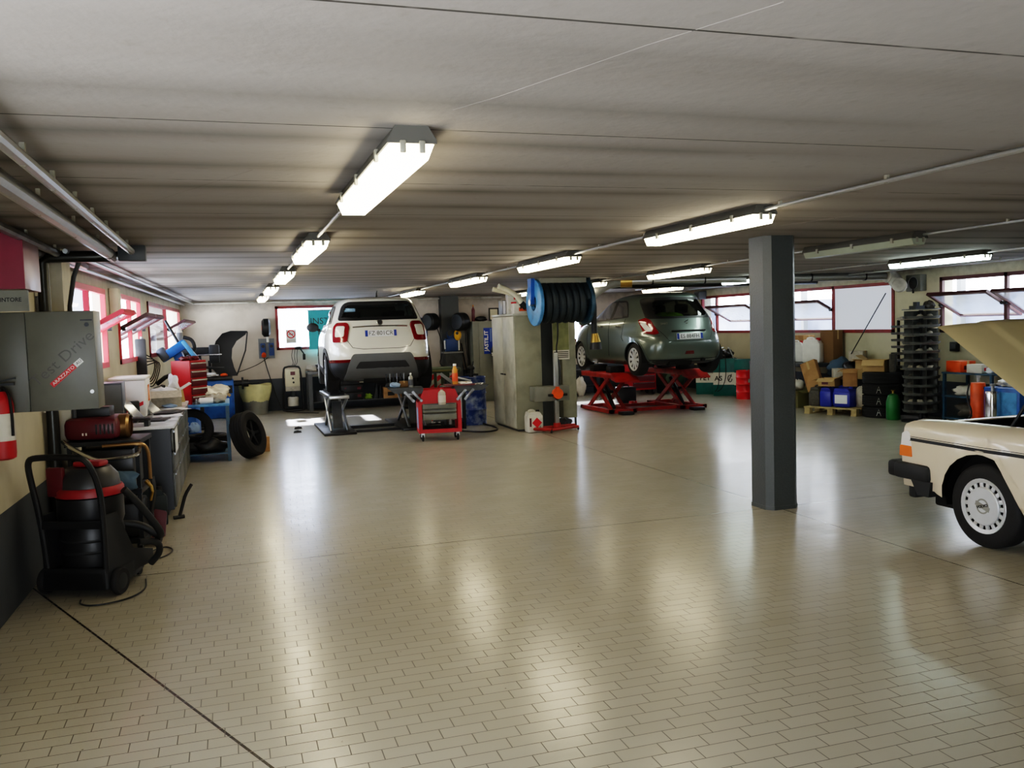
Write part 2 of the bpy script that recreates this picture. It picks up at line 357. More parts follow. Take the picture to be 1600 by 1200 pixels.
struct(wallmesh(YF, YB+.25, [(.8, 2.2, 0, 2.05)] + [(a, b, 1.42, 2.29) for a, b in LW], -.12, lambda u, d, z: (WX(u)+d, u, z)).build('wall_left', 'wall_left_paint'))
struct(wallmesh(-1.8, XR+.25, BW, .25, lambda u, d, z: (u, YB+d, z)).build('wall_back', 'wall_back_paint'))
struct(wallmesh(YF, YB+.25, RW, .25, lambda u, d, z: (XR+d, u, z)).build('wall_right', 'wall_right_paint'))
struct(wallmesh(-1.8, XR+.25, [(-1.0, 1.4, 0, 2.1)], -.25, lambda u, d, z: (u, YF+d, z)).build('wall_front', 'wall_right_paint'))
for k, q in enumerate((((1225, 2), (1010, 70), (780, 150), (708, 171)), ((395, 265), (300, 295), (215, 322)), ((1480, 322), (1375, 331), (1220, 352)))):
    struct(MB().tube([atz(x, y, H+.001) for x, y in q], .0024, 6).build('trim_%d' % (k+1), 'ceiling_concrete'))
# grey pillars
def octo(r, ch): return [(-r, -r+ch), (-r+ch, -r), (r-ch, -r), (r, -r+ch), (r, r-ch), (r-ch, r), (-r+ch, r), (-r, r-ch)]
mb = MB().prism(octo(.165, .055), .01, H, 'z'); mb.prism(octo(.172, .06), 0, .035, 'z')
struct(mb.build('column', 'pillar_grey', loc=(4.74, 6.98, 0)))
struct(MB().prism(octo(.18, .055), 0, H, 'z').build('column', 'pillar_grey', loc=(5.19, 14.37, 0)))
struct(MB().bb(-.21, .21, -.12, .12, 0, H).build('column', 'pillar_grey', loc=(4.96, 20.27, 0)))
struct(MB().bb(-.13, .13, -.2, .2, 0, H).build('column', 'wall_left_paint', loc=(-1.36, 8.0, 0)))
# skirting strips
struct(MB().bb(-1.45, -1.43, 4.5, 6.9, 0, .09).build('baseboard_left', 'cabinet_grey'))

# ---- windows
def hopper(mb, ax, W, hh, t, f=.055, d=.045):
    """sash rails: local u along wall, pivot at origin; t tilt: top leans to +n"""
    pass
def window(name, P, u0, u1, z0, z1, mull, sashes, n, red, red2, glass='window_glass', sash_mats=None):
    """P(u, n, z): n>0 = into the room"""
    root = bpy.data.objects.new(name, None); C.objects.link(root); struct(root)
    f = .06
    def bar(mb, a, b, w, d0=-.03, d1=.022):   # a,b = (u,z): box with P
        (ua, za), (ub, zb) = a, b
        vs = [mb.bm.verts.new(P(u, dd, z)) for u in (ua, ub) for dd in (d0, d1) for z in (za, zb)]
        for q in ((0, 1, 3, 2), (4, 6, 7, 5), (0, 4, 5, 1), (2, 3, 7, 6), (0, 2, 6, 4), (1, 5, 7, 3)): mb.bm.faces.new([vs[t] for t in q])
    mb = MB()
    bar(mb, (u0, z0), (u1, z0+f), f); bar(mb, (u0, z1-f), (u1, z1), f); bar(mb, (u0, z0), (u0+f, z1), f); bar(mb, (u1-f, z0), (u1, z1), f)
    for q in mull: bar(mb, (q-f/2, z0), (q+f/2, z1), f)
    struct(mb.build('window_frame', red, root))
    edges = [u0+f] + [x for q in mull for x in (q-f/2, q+f/2)] + [u1-f]
    for k in range(0, len(edges), 2):
        a, b = edges[k], edges[k+1]; s = sashes[k//2]
        if s == 0:
            g = MB(); bar(g, (a-.005, z0+f-.005), (b+.005, z1-f+.005), 0, -.015, -.009); struct(g.build('pane', glass, root))
        elif s > 0:
            t = R(s); zc = (z0+z1)/2; hh = (z1-z0)/2-f
            def Q(u, w, dn): return P(u, math.sin(t)*w + math.cos(t)*dn, zc + math.cos(t)*w - math.sin(t)*dn)
            sm = MB()
            def sbar(mb2, ua, ub, wa, wb, d0, d1):
                vs = [mb2.bm.verts.new(Q(u, w, dd)) for u in (ua, ub) for dd in (d0, d1) for w in (wa, wb)]
                for q in ((0, 1, 3, 2), (4, 6, 7, 5), (0, 4, 5, 1), (2, 3, 7, 6), (0, 2, 6, 4), (1, 5, 7, 3)): mb2.bm.faces.new([vs[t2] for t2 in q])
            r = .05; a2, b2 = a+.006, b-.006
            sbar(sm, a2, b2, -hh, -hh+r, -.02, .025); sbar(sm, a2, b2, hh-r, hh, -.02, .025)
            sbar(sm, a2, a2+r, -hh+r, hh-r, -.02, .025); sbar(sm, b2-r, b2, -hh+r, hh-r, -.02, .025)
            so = sm.build('sash', red2, root); struct(so)
            g = MB(); sbar(g, a2+r-.004, b2-r+.004, -hh+r-.004, hh-r+.004, 0, .005); struct(g.build('pane', 'sash_glass', so))
            for u in (a, b):
                k2 = MB().cyl(P(u, .035, zc), P(u, .075, zc), .03, seg=12); struct(k2.build('pivot', 'dark_metal', so))
    return root
mat('sash_glass', 'c5d4ea', rough=.15, alpha=.45, spec=.5)
mat('frosted_glow', 'dfe4f0', rough=.6, emit='dfe6f5', es=.35, var=.04, scale=3)  # opaque frosted pane, given its own glow in place of daylight behind it
PL = lambda u, n, z: (WX(u)+n, u, z)
PRt = lambda u, n, z: (XR-n, u, z)
PB = lambda u, n, z: (u, YB-n, z)
window('window_1', PL, *LW[0], 1.42, 2.29, [9.85], [0, 62], 1, 'frame_red_bright', 'frame_red_bright')
window('window_2', PL, *LW[1], 1.42, 2.29, [12.75], [62, 62], 1, 'frame_red_bright', 'frame_dark')
window('window_3', PL, *LW[2], 1.42, 2.29, [17.2], [0, 62], 1, 'frame_red', 'frame_dark')
window('window_4', PB, *BW[0], [], [0], 1, 'frame_red', 'frame_red')
window('window_5', PB, *BW[1], [], [0], 1, 'frame_red', 'frame_red')
window('window_6', PRt, RW[2][0], RW[2][1], 1.40, 2.30, [18.75], [62, 0], 1, 'frame_red', 'frame_dark')
window('window_7', PRt, RW[1][0], RW[1][1], 1.40, 2.30, [14.45], [0, 62], 1, 'frame_red', 'frame_dark', glass='frosted_glow')
window('window_8', PRt, RW[0][0], RW[0][1], 1.40, 2.31, [10.45], [62, 62], 1, 'frame_dark', 'frame_dark')
# what stands outside the right-hand windows
mat('outer_wall', '7d849a', rough=.9, var=.15, scale=1.5, dirt=('5f667a', 2)); 
struct(MB().bb(XR+2.2, XR+2.4, 2, YB+3, -.5, 2.12).build('exterior_wall', 'outer_wall'))
struct(MB().bb(XR+.3, XR+2.4, 2, YB+3, -.6, -.5).build('exterior_ground', 'outer_wall'))
for yy in (10.2, 13.4, 16.6, 18.2): struct(MB().bb(XR+2.0, XR+2.12, yy-.05, yy+.05, -.5, 2.6).build('exterior_post', 'mid_grey'))

# ---- light fittings
mat('tube_warm', 'fff2cc', rough=.4, emit='ffefcc', es=15, var=0)
mat('tube_cool', 'f4fff8', rough=.4, emit='ecfff6', es=15, var=0)
mat('diffuser_off', '9aa08c', rough=.3, var=.1); mat('tube_weak', 'ffffff', emit='f4f6ff', es=2.5, var=0); mat('lamp_body', '4d4b45', rough=.6); mat('clip', '8d8a7c', rough=.4)
def lamp(x, y, label, kind='tube_warm'):
    L_ = 1.58
    t = thing('ceiling_light', label, 'light', (x, y, H), 0, 'ceiling strip lights')
    mb = MB().prism([(-.06, 0), (.06, 0), (.09, -.05), (.09, -.062), (-.09, -.062), (-.09, -.05)], 0, L_, 'y')
    mb.build('housing', 'lamp_body', t)
    mb = MB().prism([(-.082, -.062), (.082, -.062), (.058, -.118), (-.058, -.118)], .012, L_-.012, 'y')
    df = mb.build('diffuser', kind if kind != 'off' else 'diffuser_off', t)
    if kind == 'off': MB().bb(.07, .086, .25, 1.0, -.105, -.085).build('tube', 'tube_weak', df)
    for s in (-1, 1):
        for q in (.25, .8, 1.33): MB().box((s*.09, q, -.062), (.014, .03, .045)).build('clip', 'clip', t)
        MB().box((s*.035, -.004, -.075), (.022, .012, .045), bev=.004).build('clip', 'clip', t)
for i, y in enumerate((3.15, 6.62, 10.0, 13.4, 16.7)):
    lamp(.66, y, ['strip light over the near left floor, largest in view', 'second strip light of the left row, ahead of the largest', 'third strip light along the left row', 'fourth strip light along the left row, small and far', 'farthest strip light of the left row, near the back wall'][i])
for i, y in enumerate((4.95, 8.25, 11.6, 15.6)):
    lamp(3.32, y, ['long strip light just left of the grey column top', 'strip light above and left of the blue hose reel', 'short looking strip light left of the hose tubes on the locker', 'dim far strip light above the white car roof'][i])
lamp(5.92, 6.45, 'switched-off strip light right behind the column top', 'off')
for i, y in enumerate((10.25, 13.6, 17.0)):
    lamp(5.98, y, ['strip light in front of the bent duct above the grey car', 'upper of two small lights seen right of the hose reel', 'lower of two small lights seen right of the hose reel'][i])
for i, y in enumerate((8.4, 12.7, 15.95)):
    lamp(8.7, y, ['cool white strip light at right, near the wall fan', 'strip light half hidden behind the column', 'strip light just above the grey hatchback roof'][i], 'tube_cool' if i < 2 else 'tube_warm')
# conduits
def conduit(x, y0, y1, z, r, label, n=8, name='conduit', m_='galv'):
    t = thing(name, label, 'pipe', (x, y0, z))
    MB().cyl((0, 0, 0), (0, y1-y0, 0), r, seg=10).build('pipe', m_, t)
    for k in range(n):
        y = (k+.5)*(y1-y0)/n
        MB().box((0, y, (H-z)/2-r/2), (.018, .022, H-z+r)).build('clip', 'clip', t)
    return t
conduit(.66, 4.75, 20.3, H-.03, .012, 'thin conduit linking the left row of strip lights', 14)
conduit(3.32, 1.5, 20.3, H-.03, .013, 'thin conduit linking the middle row of strip lights, crossing the ceiling at right', 20)
conduit(5.96, 4.0, 18.5, H-.03, .011, 'thin conduit running through the switched-off light behind the column', 14)
conduit(8.7, 6.0, 18, H-.03, .011, 'thin conduit of the rightmost strip light row', 12)
conduit(10.2, 6.5, 19, H-.04, .014, 'thin conduit along the ceiling edge above the right windows', 10)
conduit(-.68, 2.2, 7.45, H-.06, .026, 'slim galvanised pipe under the left ceiling ending at a junction box', 9, 'galvanised_pipe')
conduit(-.83, 2.2, 7.3, H-.085, .042, 'thick galvanised pipe under the left ceiling ending at the dark elbow', 5, 'galvanised_pipe')
conduit(-1.22, 3.0, 9.0, H-.06, .03, 'pipe high on the near left wall above the red sign', 6, 'wall_pipe', 'grey_metal')
t = thing('wall_conduit', 'pair of pale conduits under the ceiling above the left windows', 'pipe', (0, 0, 0))
for dx, dz in ((.10, .07), (.28, .05)):
    MB().tube([(WX(7.5)+dx, 7.5, H-dz), (WX(20)+dx, 20.2, H-dz)], .02).build('pipe', 'galv', t)
tag(MB().tube([(-.9, 20.3, H-.05), (6.9, 20.3, H-.05)], .018).build('wall_conduit', 'dirty_white'), 'pale conduit along the top of the back wall', 'pipe')
tag(MB().bb(-.10, .10, -.05, .05, -.06, .06, .008).build('junction_box', 'dark_grey', loc=(-.68, 7.52, H-.07)), 'grey ceiling junction box at the end of the left pipes', 'junction box')
e = at(65, 395, 7.6); 
t = thing('elbow_pipe', 'dark pipe dropping from the ceiling elbow behind the grey cabinet', 'pipe', (0, 0, 0))
MB().tube([(-.83, 7.3, H-.085), (-.83, 7.58, H-.085), (-.95, 7.6, H-.085), (-1.28, 7.6, H-.085), (-1.33, 7.6, H-.13), (-1.33, 7.6, H-.4), (-1.33, 7.6, .02)], .045, 12).build('pipe', 'pipe_dark', t)
for z in (2.1, 1.2): MB().box((-1.37, 7.6, z), (.16, .02, .03)).build('clip', 'chrome', t)
tag(MB().tube([(-.78, 7.52, H-.07), (-1.0, 7.7, H-.06), (-1.12, 7.75, H-.12), (-1.2, 7.75, 1.9), (-1.2, 7.75, .9)], .018, smooth=1).build('cable_conduit', 'dark_grey'), 'bent dark conduit from the junction box down the left wall', 'pipe')
tag(MB().tube([(WX(7.9)+.03, 7.62, H-.02), (WX(7.9)+.06, 7.72, 0)], .02).build('wall_pipe', 'dirty_white'), 'pale vertical pipe beside the dark elbow pipe', 'pipe')
tag(MB().bb(-.05, .05, -.13, .13, -.16, .16, .01).build('wall_box', 'cream', loc=(WX(11.35)+.05, 11.3, 2.16)), 'cream box on the left wall between the first two windows', 'box')

# ---- world, sun, light from outside
w = bpy.data.worlds.new('sky'); bpy.context.scene.world = w; w.use_nodes = True
bg = w.node_tree.nodes['Background']; bg.inputs[0].default_value = (.86, .92, 1, 1); bg.inputs[1].default_value = 15
sun = bpy.data.lights.new('sun', 'SUN'); sun.energy = 22; sun.angle = R(1.5); sun.color = (1, .95, .88)
so = bpy.data.objects.new('sun', sun); C.objects.link(so)
d = V((-.02, -1, -.62)); so.rotation_euler = d.to_track_quat('-Z', 'Y').to_euler(); so.location = (4, 30, 12)
sc = bpy.context.scene
sc.view_settings.view_transform = 'Filmic'; sc.view_settings.look = 'High Contrast'; sc.view_settings.exposure = .18
sc.cycles.max_bounces = 8; sc.cycles.diffuse_bounces = 4; sc.cycles.glossy_bounces = 4; sc.cycles.transparent_max_bounces = 12
sc.cycles.caustics_reflective = False; sc.cycles.caustics_refractive = False; sc.cycles.sample_clamp_indirect = 6
# ================================================================ CARS
def pchip(xs, ys, x):
    xs = np.array(xs, float); ys = np.array(ys, float); h = np.diff(xs); d = np.diff(ys)/h; n = len(xs); mm = np.zeros(n)
    for i in range(1, n-1):
        if d[i-1]*d[i] > 0: mm[i] = 2*d[i-1]*d[i]/(d[i-1]+d[i])
    mm[0] = d[0]; mm[-1] = d[-1]
    i = np.clip(np.searchsorted(xs, x)-1, 0, n-2); t = (x-xs[i])/h[i]
    return (1+2*t)*(1-t)**2*ys[i] + t*(1-t)**2*h[i]*mm[i] + t*t*(3-2*t)*ys[i+1] + t*t*(t-1)*h[i]*mm[i+1]
def shell(levels, dz=.024, K=36):
    """horizontal outlines stacked in z. levels: (z, y_rear, y_front, half_width, n_rear, n_front)"""
    zs0 = [l[0] for l in levels]; zs = list(np.arange(zs0[0], zs0[-1]-.07, dz)) + list(zs0[-1] - .07*(1-np.linspace(0, 1, 9))**2)
    bm = bmesh.new(); rings = []
    for z in zs:
        yr, yf, w, nr, nf = [float(pchip(zs0, [l[k] for l in levels], z)) for k in range(1, 6)]
        yc = (yr+yf)/2; pts = []
        def quad(n, hy, s):
            t = np.linspace(0, PI/2, 600); x = w*np.cos(t)**(2/n); y = s*hy*np.sin(t)**(2/n)
            L_ = np.concatenate(([0], np.cumsum(np.hypot(np.diff(x), np.diff(y)))))
            q = np.linspace(0, L_[-1], K+1); return np.interp(q, L_, x), np.interp(q, L_, y)
        xr_, y_r = quad(nr, yc-yr, -1); xf, y_f = quad(nf, yf-yc, 1)
        for i in range(K): pts.append((xf[i], y_f[i]))
        for i in range(K, 0, -1): pts.append((-xf[i], y_f[i]))
        for i in range(K): pts.append((-xr_[i], y_r[i]))
        for i in range(K, 0, -1): pts.append((xr_[i], y_r[i]))
        rings.append([bm.verts.new((p[0], p[1]+yc, z)) for p in pts])
    n = 4*K
    for a, b in zip(rings, rings[1:]):
        for k in range(n): bm.faces.new((a[k], a[(k+1) % n], b[(k+1) % n], b[k]))
    bm.faces.new(rings[-1]); bm.faces.new(rings[0][::-1])
    bmesh.ops.recalc_face_normals(bm, faces=bm.faces)
    return bm
def inpoly(u, v, poly):
    c = False; n = len(poly)
    for i in range(n):
        (x1, y1), (x2, y2) = poly[i], poly[i-1]
        if (y1 > v) != (y2 > v) and u < (x2-x1)*(v-y1)/(y2-y1)+x1: c = not c
    return c
def rounded(poly, r, k=5):
    out = []; n = len(poly)
    for i in range(n):
        p = V(poly[i]); a = V(poly[i-1])-p; b = V(poly[(i+1) % n])-p
        rr = min(r if not isinstance(r, (list, tuple)) else r[i], a.length*.45, b.length*.45)
        A = p + a.normalized()*rr; B = p + b.normalized()*rr
        for j in range(k+1):
            t = j/k; q = A*(1-t)**2 + p*2*t*(1-t) + B*t*t; out.append((q.x, q.y))
    return out
def inset(poly, d):
    cx = sum(p[0] for p in poly)/len(poly); cy = sum(p[1] for p in poly)/len(poly)
    n = len(poly); out = []
    A = sum(poly[i-1][0]*poly[i][1]-poly[i][0]*poly[i-1][1] for i in range(n))
    s = 1 if A > 0 else -1
    for i in range(n):
        a, p, b = V(poly[i-1]), V(poly[i]), V(poly[(i+1) % n])
        n1 = V((-(p-a).y, (p-a).x)).normalized()*s; n2 = V((-(b-p).y, (b-p).x)).normalized()*s
        q = (n1+n2); q = q.normalized() if q.length > 1e-4 else n1
        out.append((p.x+q.x*d, p.y+q.y*d))
    return out
def proj_frame(th):
    d = V((math.sin(th), math.cos(th), 0)); u = V((math.cos(th), -math.sin(th), 0)); return d, u
def patch(bvh, poly, th=0, off=.004, sp=.04, mats='black', inner=None, flip=None):
    """surface piece: polygon in (u, z) seen along yaw th, laid onto the shell"""
    d, u = proj_frame(th); bm = bmesh.new()
    f = bm.faces.new([bm.verts.new((p[0], 0, p[1])) for p in poly])
    us = [p[0] for p in poly]; vs = [p[1] for p in poly]
    bmesh.ops.triangulate(bm, faces=bm.faces[:])
    for k in range(1, int((max(us)-min(us))/sp)+1):
        g = bm.verts[:]+bm.edges[:]+bm.faces[:]; bmesh.ops.bisect_plane(bm, geom=g, plane_co=(min(us)+k*sp-.003, 0, 0), plane_no=(1, 0, 0), dist=1e-5)
    for k in range(1, int((max(vs)-min(vs))/sp)+1):
        g = bm.verts[:]+bm.edges[:]+bm.faces[:]; bmesh.ops.bisect_plane(bm, geom=g, plane_co=(0, 0, min(vs)+k*sp-.003), plane_no=(0, 0, 1), dist=1e-5)
    if inner:
        for fc in bm.faces:
            c = fc.calc_center_median()
            if inpoly(c.x, c.z, inner): fc.material_index = 1
    bad = []
    for v in bm.verts:
        o = u*v.co.x + V((0, 0, v.co.z)) - d*12
        hit = bvh.ray_cast(o, d)
        if hit[0] is None: bad.append(v); continue
        nrm = hit[1] if hit[1].dot(d) < 0 else -hit[1]
        v.co = hit[0] + nrm*off
    if bad: bmesh.ops.delete(bm, geom=bad, context='VERTS')
    # close the rim down to the shell
    es = [e for e in bm.edges if e.is_boundary]
    g = bmesh.ops.extrude_edge_only(bm, edges=es)['geom']
    for v in g:
        if isinstance(v, bmesh.types.BMVert): v.co += d*(off+.004)
    return bm
def cutout(bm, poly, th):
    d, u = proj_frame(th); dead = []
    for f in bm.faces:
        if f.normal.dot(d) > -.12: continue
        c = f.calc_center_median()
        if inpoly(c.dot(u), c.z, poly): dead.append(f)
    bmesh.ops.delete(bm, geom=dead, context='FACES')
def mirror_bm(bm):
    b = bm.copy(); bmesh.ops.scale(b, vec=(-1, 1, 1), verts=b.verts); bmesh.ops.reverse_faces(b, faces=b.faces); return b
def wheel(root, x, y, r, w, side, rim='alloy', spokes=10, rr=.66, cover=False, name='wheel'):
    """side=-1: outer face towards -x"""
    mb = MB(); p = [(r*rr, -w/2), (r*.9, -w/2), (r*.975, -w*.42), (r, -w*.3), (r, w*.3), (r*.975, w*.42), (r*.9, w/2), (r*rr, w/2)]
    mb.lathe(p, axis='x', seg=48, closed=True)
    o = mb.build(name, 'rubber', root, (x, y, r), ang=40)
    s = side; R0 = r*rr
    mb = MB().lathe([(R0*.97, s*w*.46), (R0*1.02, s*w*.5), (R0*.99, s*w*.5), (R0*.9, s*w*.38), (R0*.88, s*w*.1), (0, s*w*.1)], axis='x', seg=40)
    mb.build('rim_barrel', 'dark_metal', o)
    mb = MB().lathe([(0, s*(w*.44)), (R0*.2, s*w*.44), (R0*.24, s*w*.40), (R0*.24, s*w*.2), (0, s*w*.2)], axis='x', seg=24)
    for k in range(spokes):
        a = 2*PI*k/spokes; wd = R0*(.25 if cover else .16)
        mb.box((s*w*.42, math.cos(a)*R0*.58, math.sin(a)*R0*.58), (w*.08, R0*.78, wd*(1 if not cover else 1)), (a, 0, 0), .006)
    mb.lathe([(R0*.86, s*w*.46), (R0, s*w*.52), (R0*1.03, s*w*.48), (R0*.88, s*w*.40)], axis='x', seg=40, closed=True)
    mb.build('wheel_cover' if cover else 'rim', rim, o)
    return o
def arch(bm_shell, root, y, zc, r, w, trim=None, tw=.05, hw=.9):
    mb = MB(); mb.lathe([(r, -w), (r, -w+.25), (0.02, -w+.25)], axis='x', seg=40); mb.lathe([(r, w), (r, w-.25), (.02, w-.25)], axis='x', seg=40)
    bm = mb.bm
    dead = [f for f in bm.faces if f.calc_center_median().z < -zc+.22]
    bmesh.ops.delete(bm, geom=dead, context='FACES')
    bmesh.ops.recalc_face_normals(bm, faces=bm.faces); tmp = bm.copy()
    for s_ in (-1, 1):
        b2 = tmp.copy(); bmesh.ops.delete(b2, geom=[f for f in b2.faces if f.calc_center_median().x*s_ < 0], context='FACES'); link('wheel_arch', b2, 'liner', root, (0, y, zc))
    bm.free(); tmp.free()
def ring(cy, cz, r0, r1, a0, a1, n=28):
    A = [a0+(a1-a0)*i/n for i in range(n+1)]
    return [(cy+r1*math.cos(a), cz+r1*math.sin(a)) for a in A] + [(cy+r0*math.cos(a), cz+r0*math.sin(a)) for a in A[::-1]]
def plate(root, text, loc, rx, parent_y, w=.52, h=.11):
    mb = MB().box((0, 0, 0), (w, .012, h), bev=.005)
    o = mb.build('number_plate', 'plate_white', root, loc); o.rotation_euler = (rx, 0, 0)
    b = MB().box((-w/2+.024, -.0065, 0), (.044, .003, h-.008)); b.box((w/2-.024, -.0065, 0), (.044, .003, h-.008)); b.build('plate_band', 'plate_blue', o)
    MB().text(text, .098, (0, -.0075, -.002), (R(90), 0, 0), .001, sx=.98).build('lettering', 'black', o)
    return o
# one-sided details are given for the left side and mirrored
def side_piece(root, bvh, name, poly_yz, mats, off=.004, sp=.04, inner=None, both=True, ang=60):
    """poly in (y, z) on the car's left side"""
    poly = [(-y, z) for y, z in poly_yz]; inn = [(-y, z) for y, z in inner] if inner else None
    b = patch(bvh, poly, R(90), off, sp, mats, inn); o = []
    if both: o.append(link(name, mirror_bm(b), mats, root, ang=ang))
    o.append(link(name, b, mats, root, ang=ang)); return o
def seats(root, ys, zf, w=.36):
    for y, xs in ys:
        for x in xs:
            mb = MB().box((x, y, zf+.38), (.48, .14, .62), (R(-10), 0, 0), .06, 3).box((x, y-.06, zf+.78), (.26, .1, .17), None, .04, 3).box((x, y+.28, zf+.08), (.48, .5, .16), None, .05, 3)
            mb.build('seat', 'seat', root)

# ---------------------------------------------------------------- white crossover on the left lift
def fiat():
    g0 = .70
    t = thing('car', 'white crossover with open grey rear bumper trim, raised on the silver scissor lift', 'car', (2.39, 14.42, g0), R(-3))
    lv = [(.19, .34, 4.0, .80, 4, 4), (.30, .12, 4.15, .875, 4.5, 4), (.45, .02, 4.22, .896, 5, 4), (.62, .0, 4.25, .898, 5, 4), (.76, .03, 4.22, .898, 5, 4), (.88, .085, 4.1, .893, 5, 4),
          (.96, .12, 3.85, .882, 5, 4), (1.02, .15, 3.4, .866, 5, 4.5), (1.08, .18, 3.12, .843, 5, 4.5), (1.15, .215, 2.98, .812, 4.6, 4.5), (1.30, .285, 2.68, .752, 4.2, 4.5), (1.42, .33, 2.42, .70, 3.8, 4.2),
          (1.50, .345, 2.2, .655, 3.6, 4), (1.55, .37, 1.98, .60, 3.4, 3.6), (1.585, .5, 1.75, .47, 3, 3), (1.605, .8, 1.4, .22, 2.5, 2.5)]
    bm = shell(lv); bvh = BVHTree.FromBMesh(bm)
    rear = rounded([(-.675, 1.20), (.675, 1.20), (.57, 1.515), (-.57, 1.515)], [.06, .06, .12, .12]); rin = inset(rear, .05)
    fr_ = rounded([(-.68, 1.12), (.68, 1.12), (.56, 1.5), (-.56, 1.5)], .08)
    sw1 = rounded([(.62, 1.16), (1.28, 1.12), (1.24, 1.47), (.80, 1.46)], [.03, .02, .02, .08]); sw2 = rounded([(1.34, 1.12), (2.62, 1.10), (2.15, 1.42), (1.85, 1.49), (1.32, 1.48)], [.02, .03, .05, .05, .02])
    wb = [(.80, .335), (3.37, .335)]
    cutout(bm, rin, 0); cutout(bm, inset(fr_, .04), PI)
    for s_ in (1, -1):
        for sw in (sw1, sw2): cutout(bm, [(-y*s_, z) for y, z in inset(sw, .025)], R(90)*s_)
        for y, z in wb:
            c = [(y+.375*math.cos(a/24*2*PI), z+.375*math.sin(a/24*2*PI)) for a in range(24)]
            cutout(bm, [(-yy*s_, zz) for yy, zz in c], R(90)*s_)
    link('body', bm, 'fiat_white', t, ang=50)
    link('rear_window', patch(bvh, rear, 0, .006, .02, None, rin), ['black_plastic', 'car_glass_dark'], t, ang=60)
    link('windscreen', patch(bvh, fr_, PI, .006, .03, None, inset(fr_, .04)), ['black_plastic', 'car_glass'], t, ang=60)
    side_piece(t, bvh, 'side_window', sw1, ['black_plastic', 'car_glass_dark'], .005, .025, inset(sw1, .03)); side_piece(t, bvh, 'side_window', sw2, ['black_plastic', 'car_glass_dark'], .005, .025, inset(sw2, .03))
    # black / grey cladding
    for y, z in wb:
        side_piece(t, bvh, 'arch_trim', ring(y, z, .352, .42, R(-28), R(208)), 'clad_black', .016, .04)
        arch(bm, t, y, z, .385, .875)
    side_piece(t, bvh, 'sill_trim', [(1.18, .2), (2.99, .2), (2.99, .40), (1.18, .40)], 'clad_black', .012, .06)
    for th in (R(28), R(-28)):
        s_ = 1 if th > 0 else -1
    low = [(-.93, .20), (.93, .20), (.93, .52), (.60, .56), (-.60, .56), (-.93, .52)]
    link('bumper_cladding', patch(bvh, [(-.885, .2), (.885, .2), (.885, .56), (-.885, .56)], 0, .010, .03), 'clad_black', t, ang=60)
    pg = rounded([(-.62, .235), (.62, .235), (.50, .60), (.46, .655), (-.46, .655), (-.50, .60)], .03)
    bp = link('bumper_insert', patch(bvh, pg, 0, .028, .04), 'clad_grey', t, ang=60)
    link('slot', patch(bvh, rounded([(-.44, .43), (.44, .43), (.37, .535), (-.37, .535)], .02), 0, .034, .05), 'clad_black', bp)
    for s_ in (-1, 1):
        q = [(s_*.84, .515), (s_*.53, .525), (s_*.50, .575), (s_*.84, .565)]
        link('reflector', patch(bvh, q if s_ > 0 else q[::-1], 0, .018, .05), 'tail_dark', t)
    # tail lights, tailgate lines, badge, strip, plate
    for s_ in (-1, 1):
        th = R(20)*-s_*-1
        d, u = proj_frame(R(22)*(-s_)); 
        uc = V((s_*.70, .1, 0)).dot(u)
        po = rounded([(uc-.135, .845), (uc+.135, .845), (uc+.145, 1.10), (uc+.10, 1.165), (uc-.10, 1.165), (uc-.145, 1.10)], .045)
        lo = link('tail_light', patch(bvh, po, R(22)*(-s_), .022, .03), 'tail_red', t, ang=60)
        pi_ = rounded([(uc-.075, .93), (uc+.075, .93), (uc+.075, 1.10), (uc-.075, 1.10)], .03)
        link('light_centre', patch(bvh, pi_, R(22)*(-s_), .034, .03), 'fiat_white', lo, ang=60)
    def seam(pts, th=0, r=.0045, nm='tailgate_seam', mt='clad_black', off=.001):
        d, u = proj_frame(th); out = []
        for (a, b), (c, e) in zip(pts, pts[1:]):
            for k in range(8):
                h = bvh.ray_cast(u*(a+(c-a)*k/8)+V((0, 0, b+(e-b)*k/8))-d*12, d)
                if h[0]: out.append(h[0]-d*off)
        return MB().tube(out, r, 6).build(nm, mt, t)
    seam([(-.56, 1.17), (-.55, .88), (-.47, .76), (-.3, .735), (.3, .735), (.47, .76), (.55, .88), (.56, 1.17)])
    st = MB(); 
    pts = [bvh.ray_cast(V((x/20*.45, -5, 1.105-.012*(x/20)**2)), V((0, 1, 0)))[0]-V((0, .012, 0)) for x in range(-20, 21)]
    st.tube(pts, .014, 8).build('chrome_strip', 'chrome', t)
    yb = bvh.ray_cast(V((0, -5, 1.165)), V((0, 1, 0)))[0].y
    bd = MB().lathe([(0, 0), (.042, 0), (.05, .008), (.05, .02), (0, .02)], axis='y', seg=24).build('badge', 'chrome', t, (0, yb-.018, 1.165)); bd.rotation_euler = (R(-14), 0, 0)
    MB().lathe([(0, -.003), (.036, -.003), (.036, .0), (0, .0)], axis='y', seg=24).build('badge_face', 'black', bd)
    yp = bvh.ray_cast(V((0, -5, .99)), V((0, 1, 0)))[0].y
    plate(t, 'FZ·801CR', (0, yp-.03, .985), R(-12), 0)
    # roof bits
    MB().tube([(0, .55, 1.585), (0, .50, 1.66), (0, .44, 1.69)], [.018, .012, .006], 8).build('antenna', 'black', t)
    # mirrors, wheels, underside, seats
    for s_ in (-1, 1):
        mb = MB().ball((s_*1.0, 2.66, 1.12), .11, (1.05, .62, .78), 18).cyl((s_*.86, 2.66, 1.06), (s_*.97, 2.66, 1.10), .025)
        mb.build('mirror', 'clad_black', t)
        for y, _ in wb: wheel(t, s_*.785, y, .335, .215, s_, 'alloy', 10)
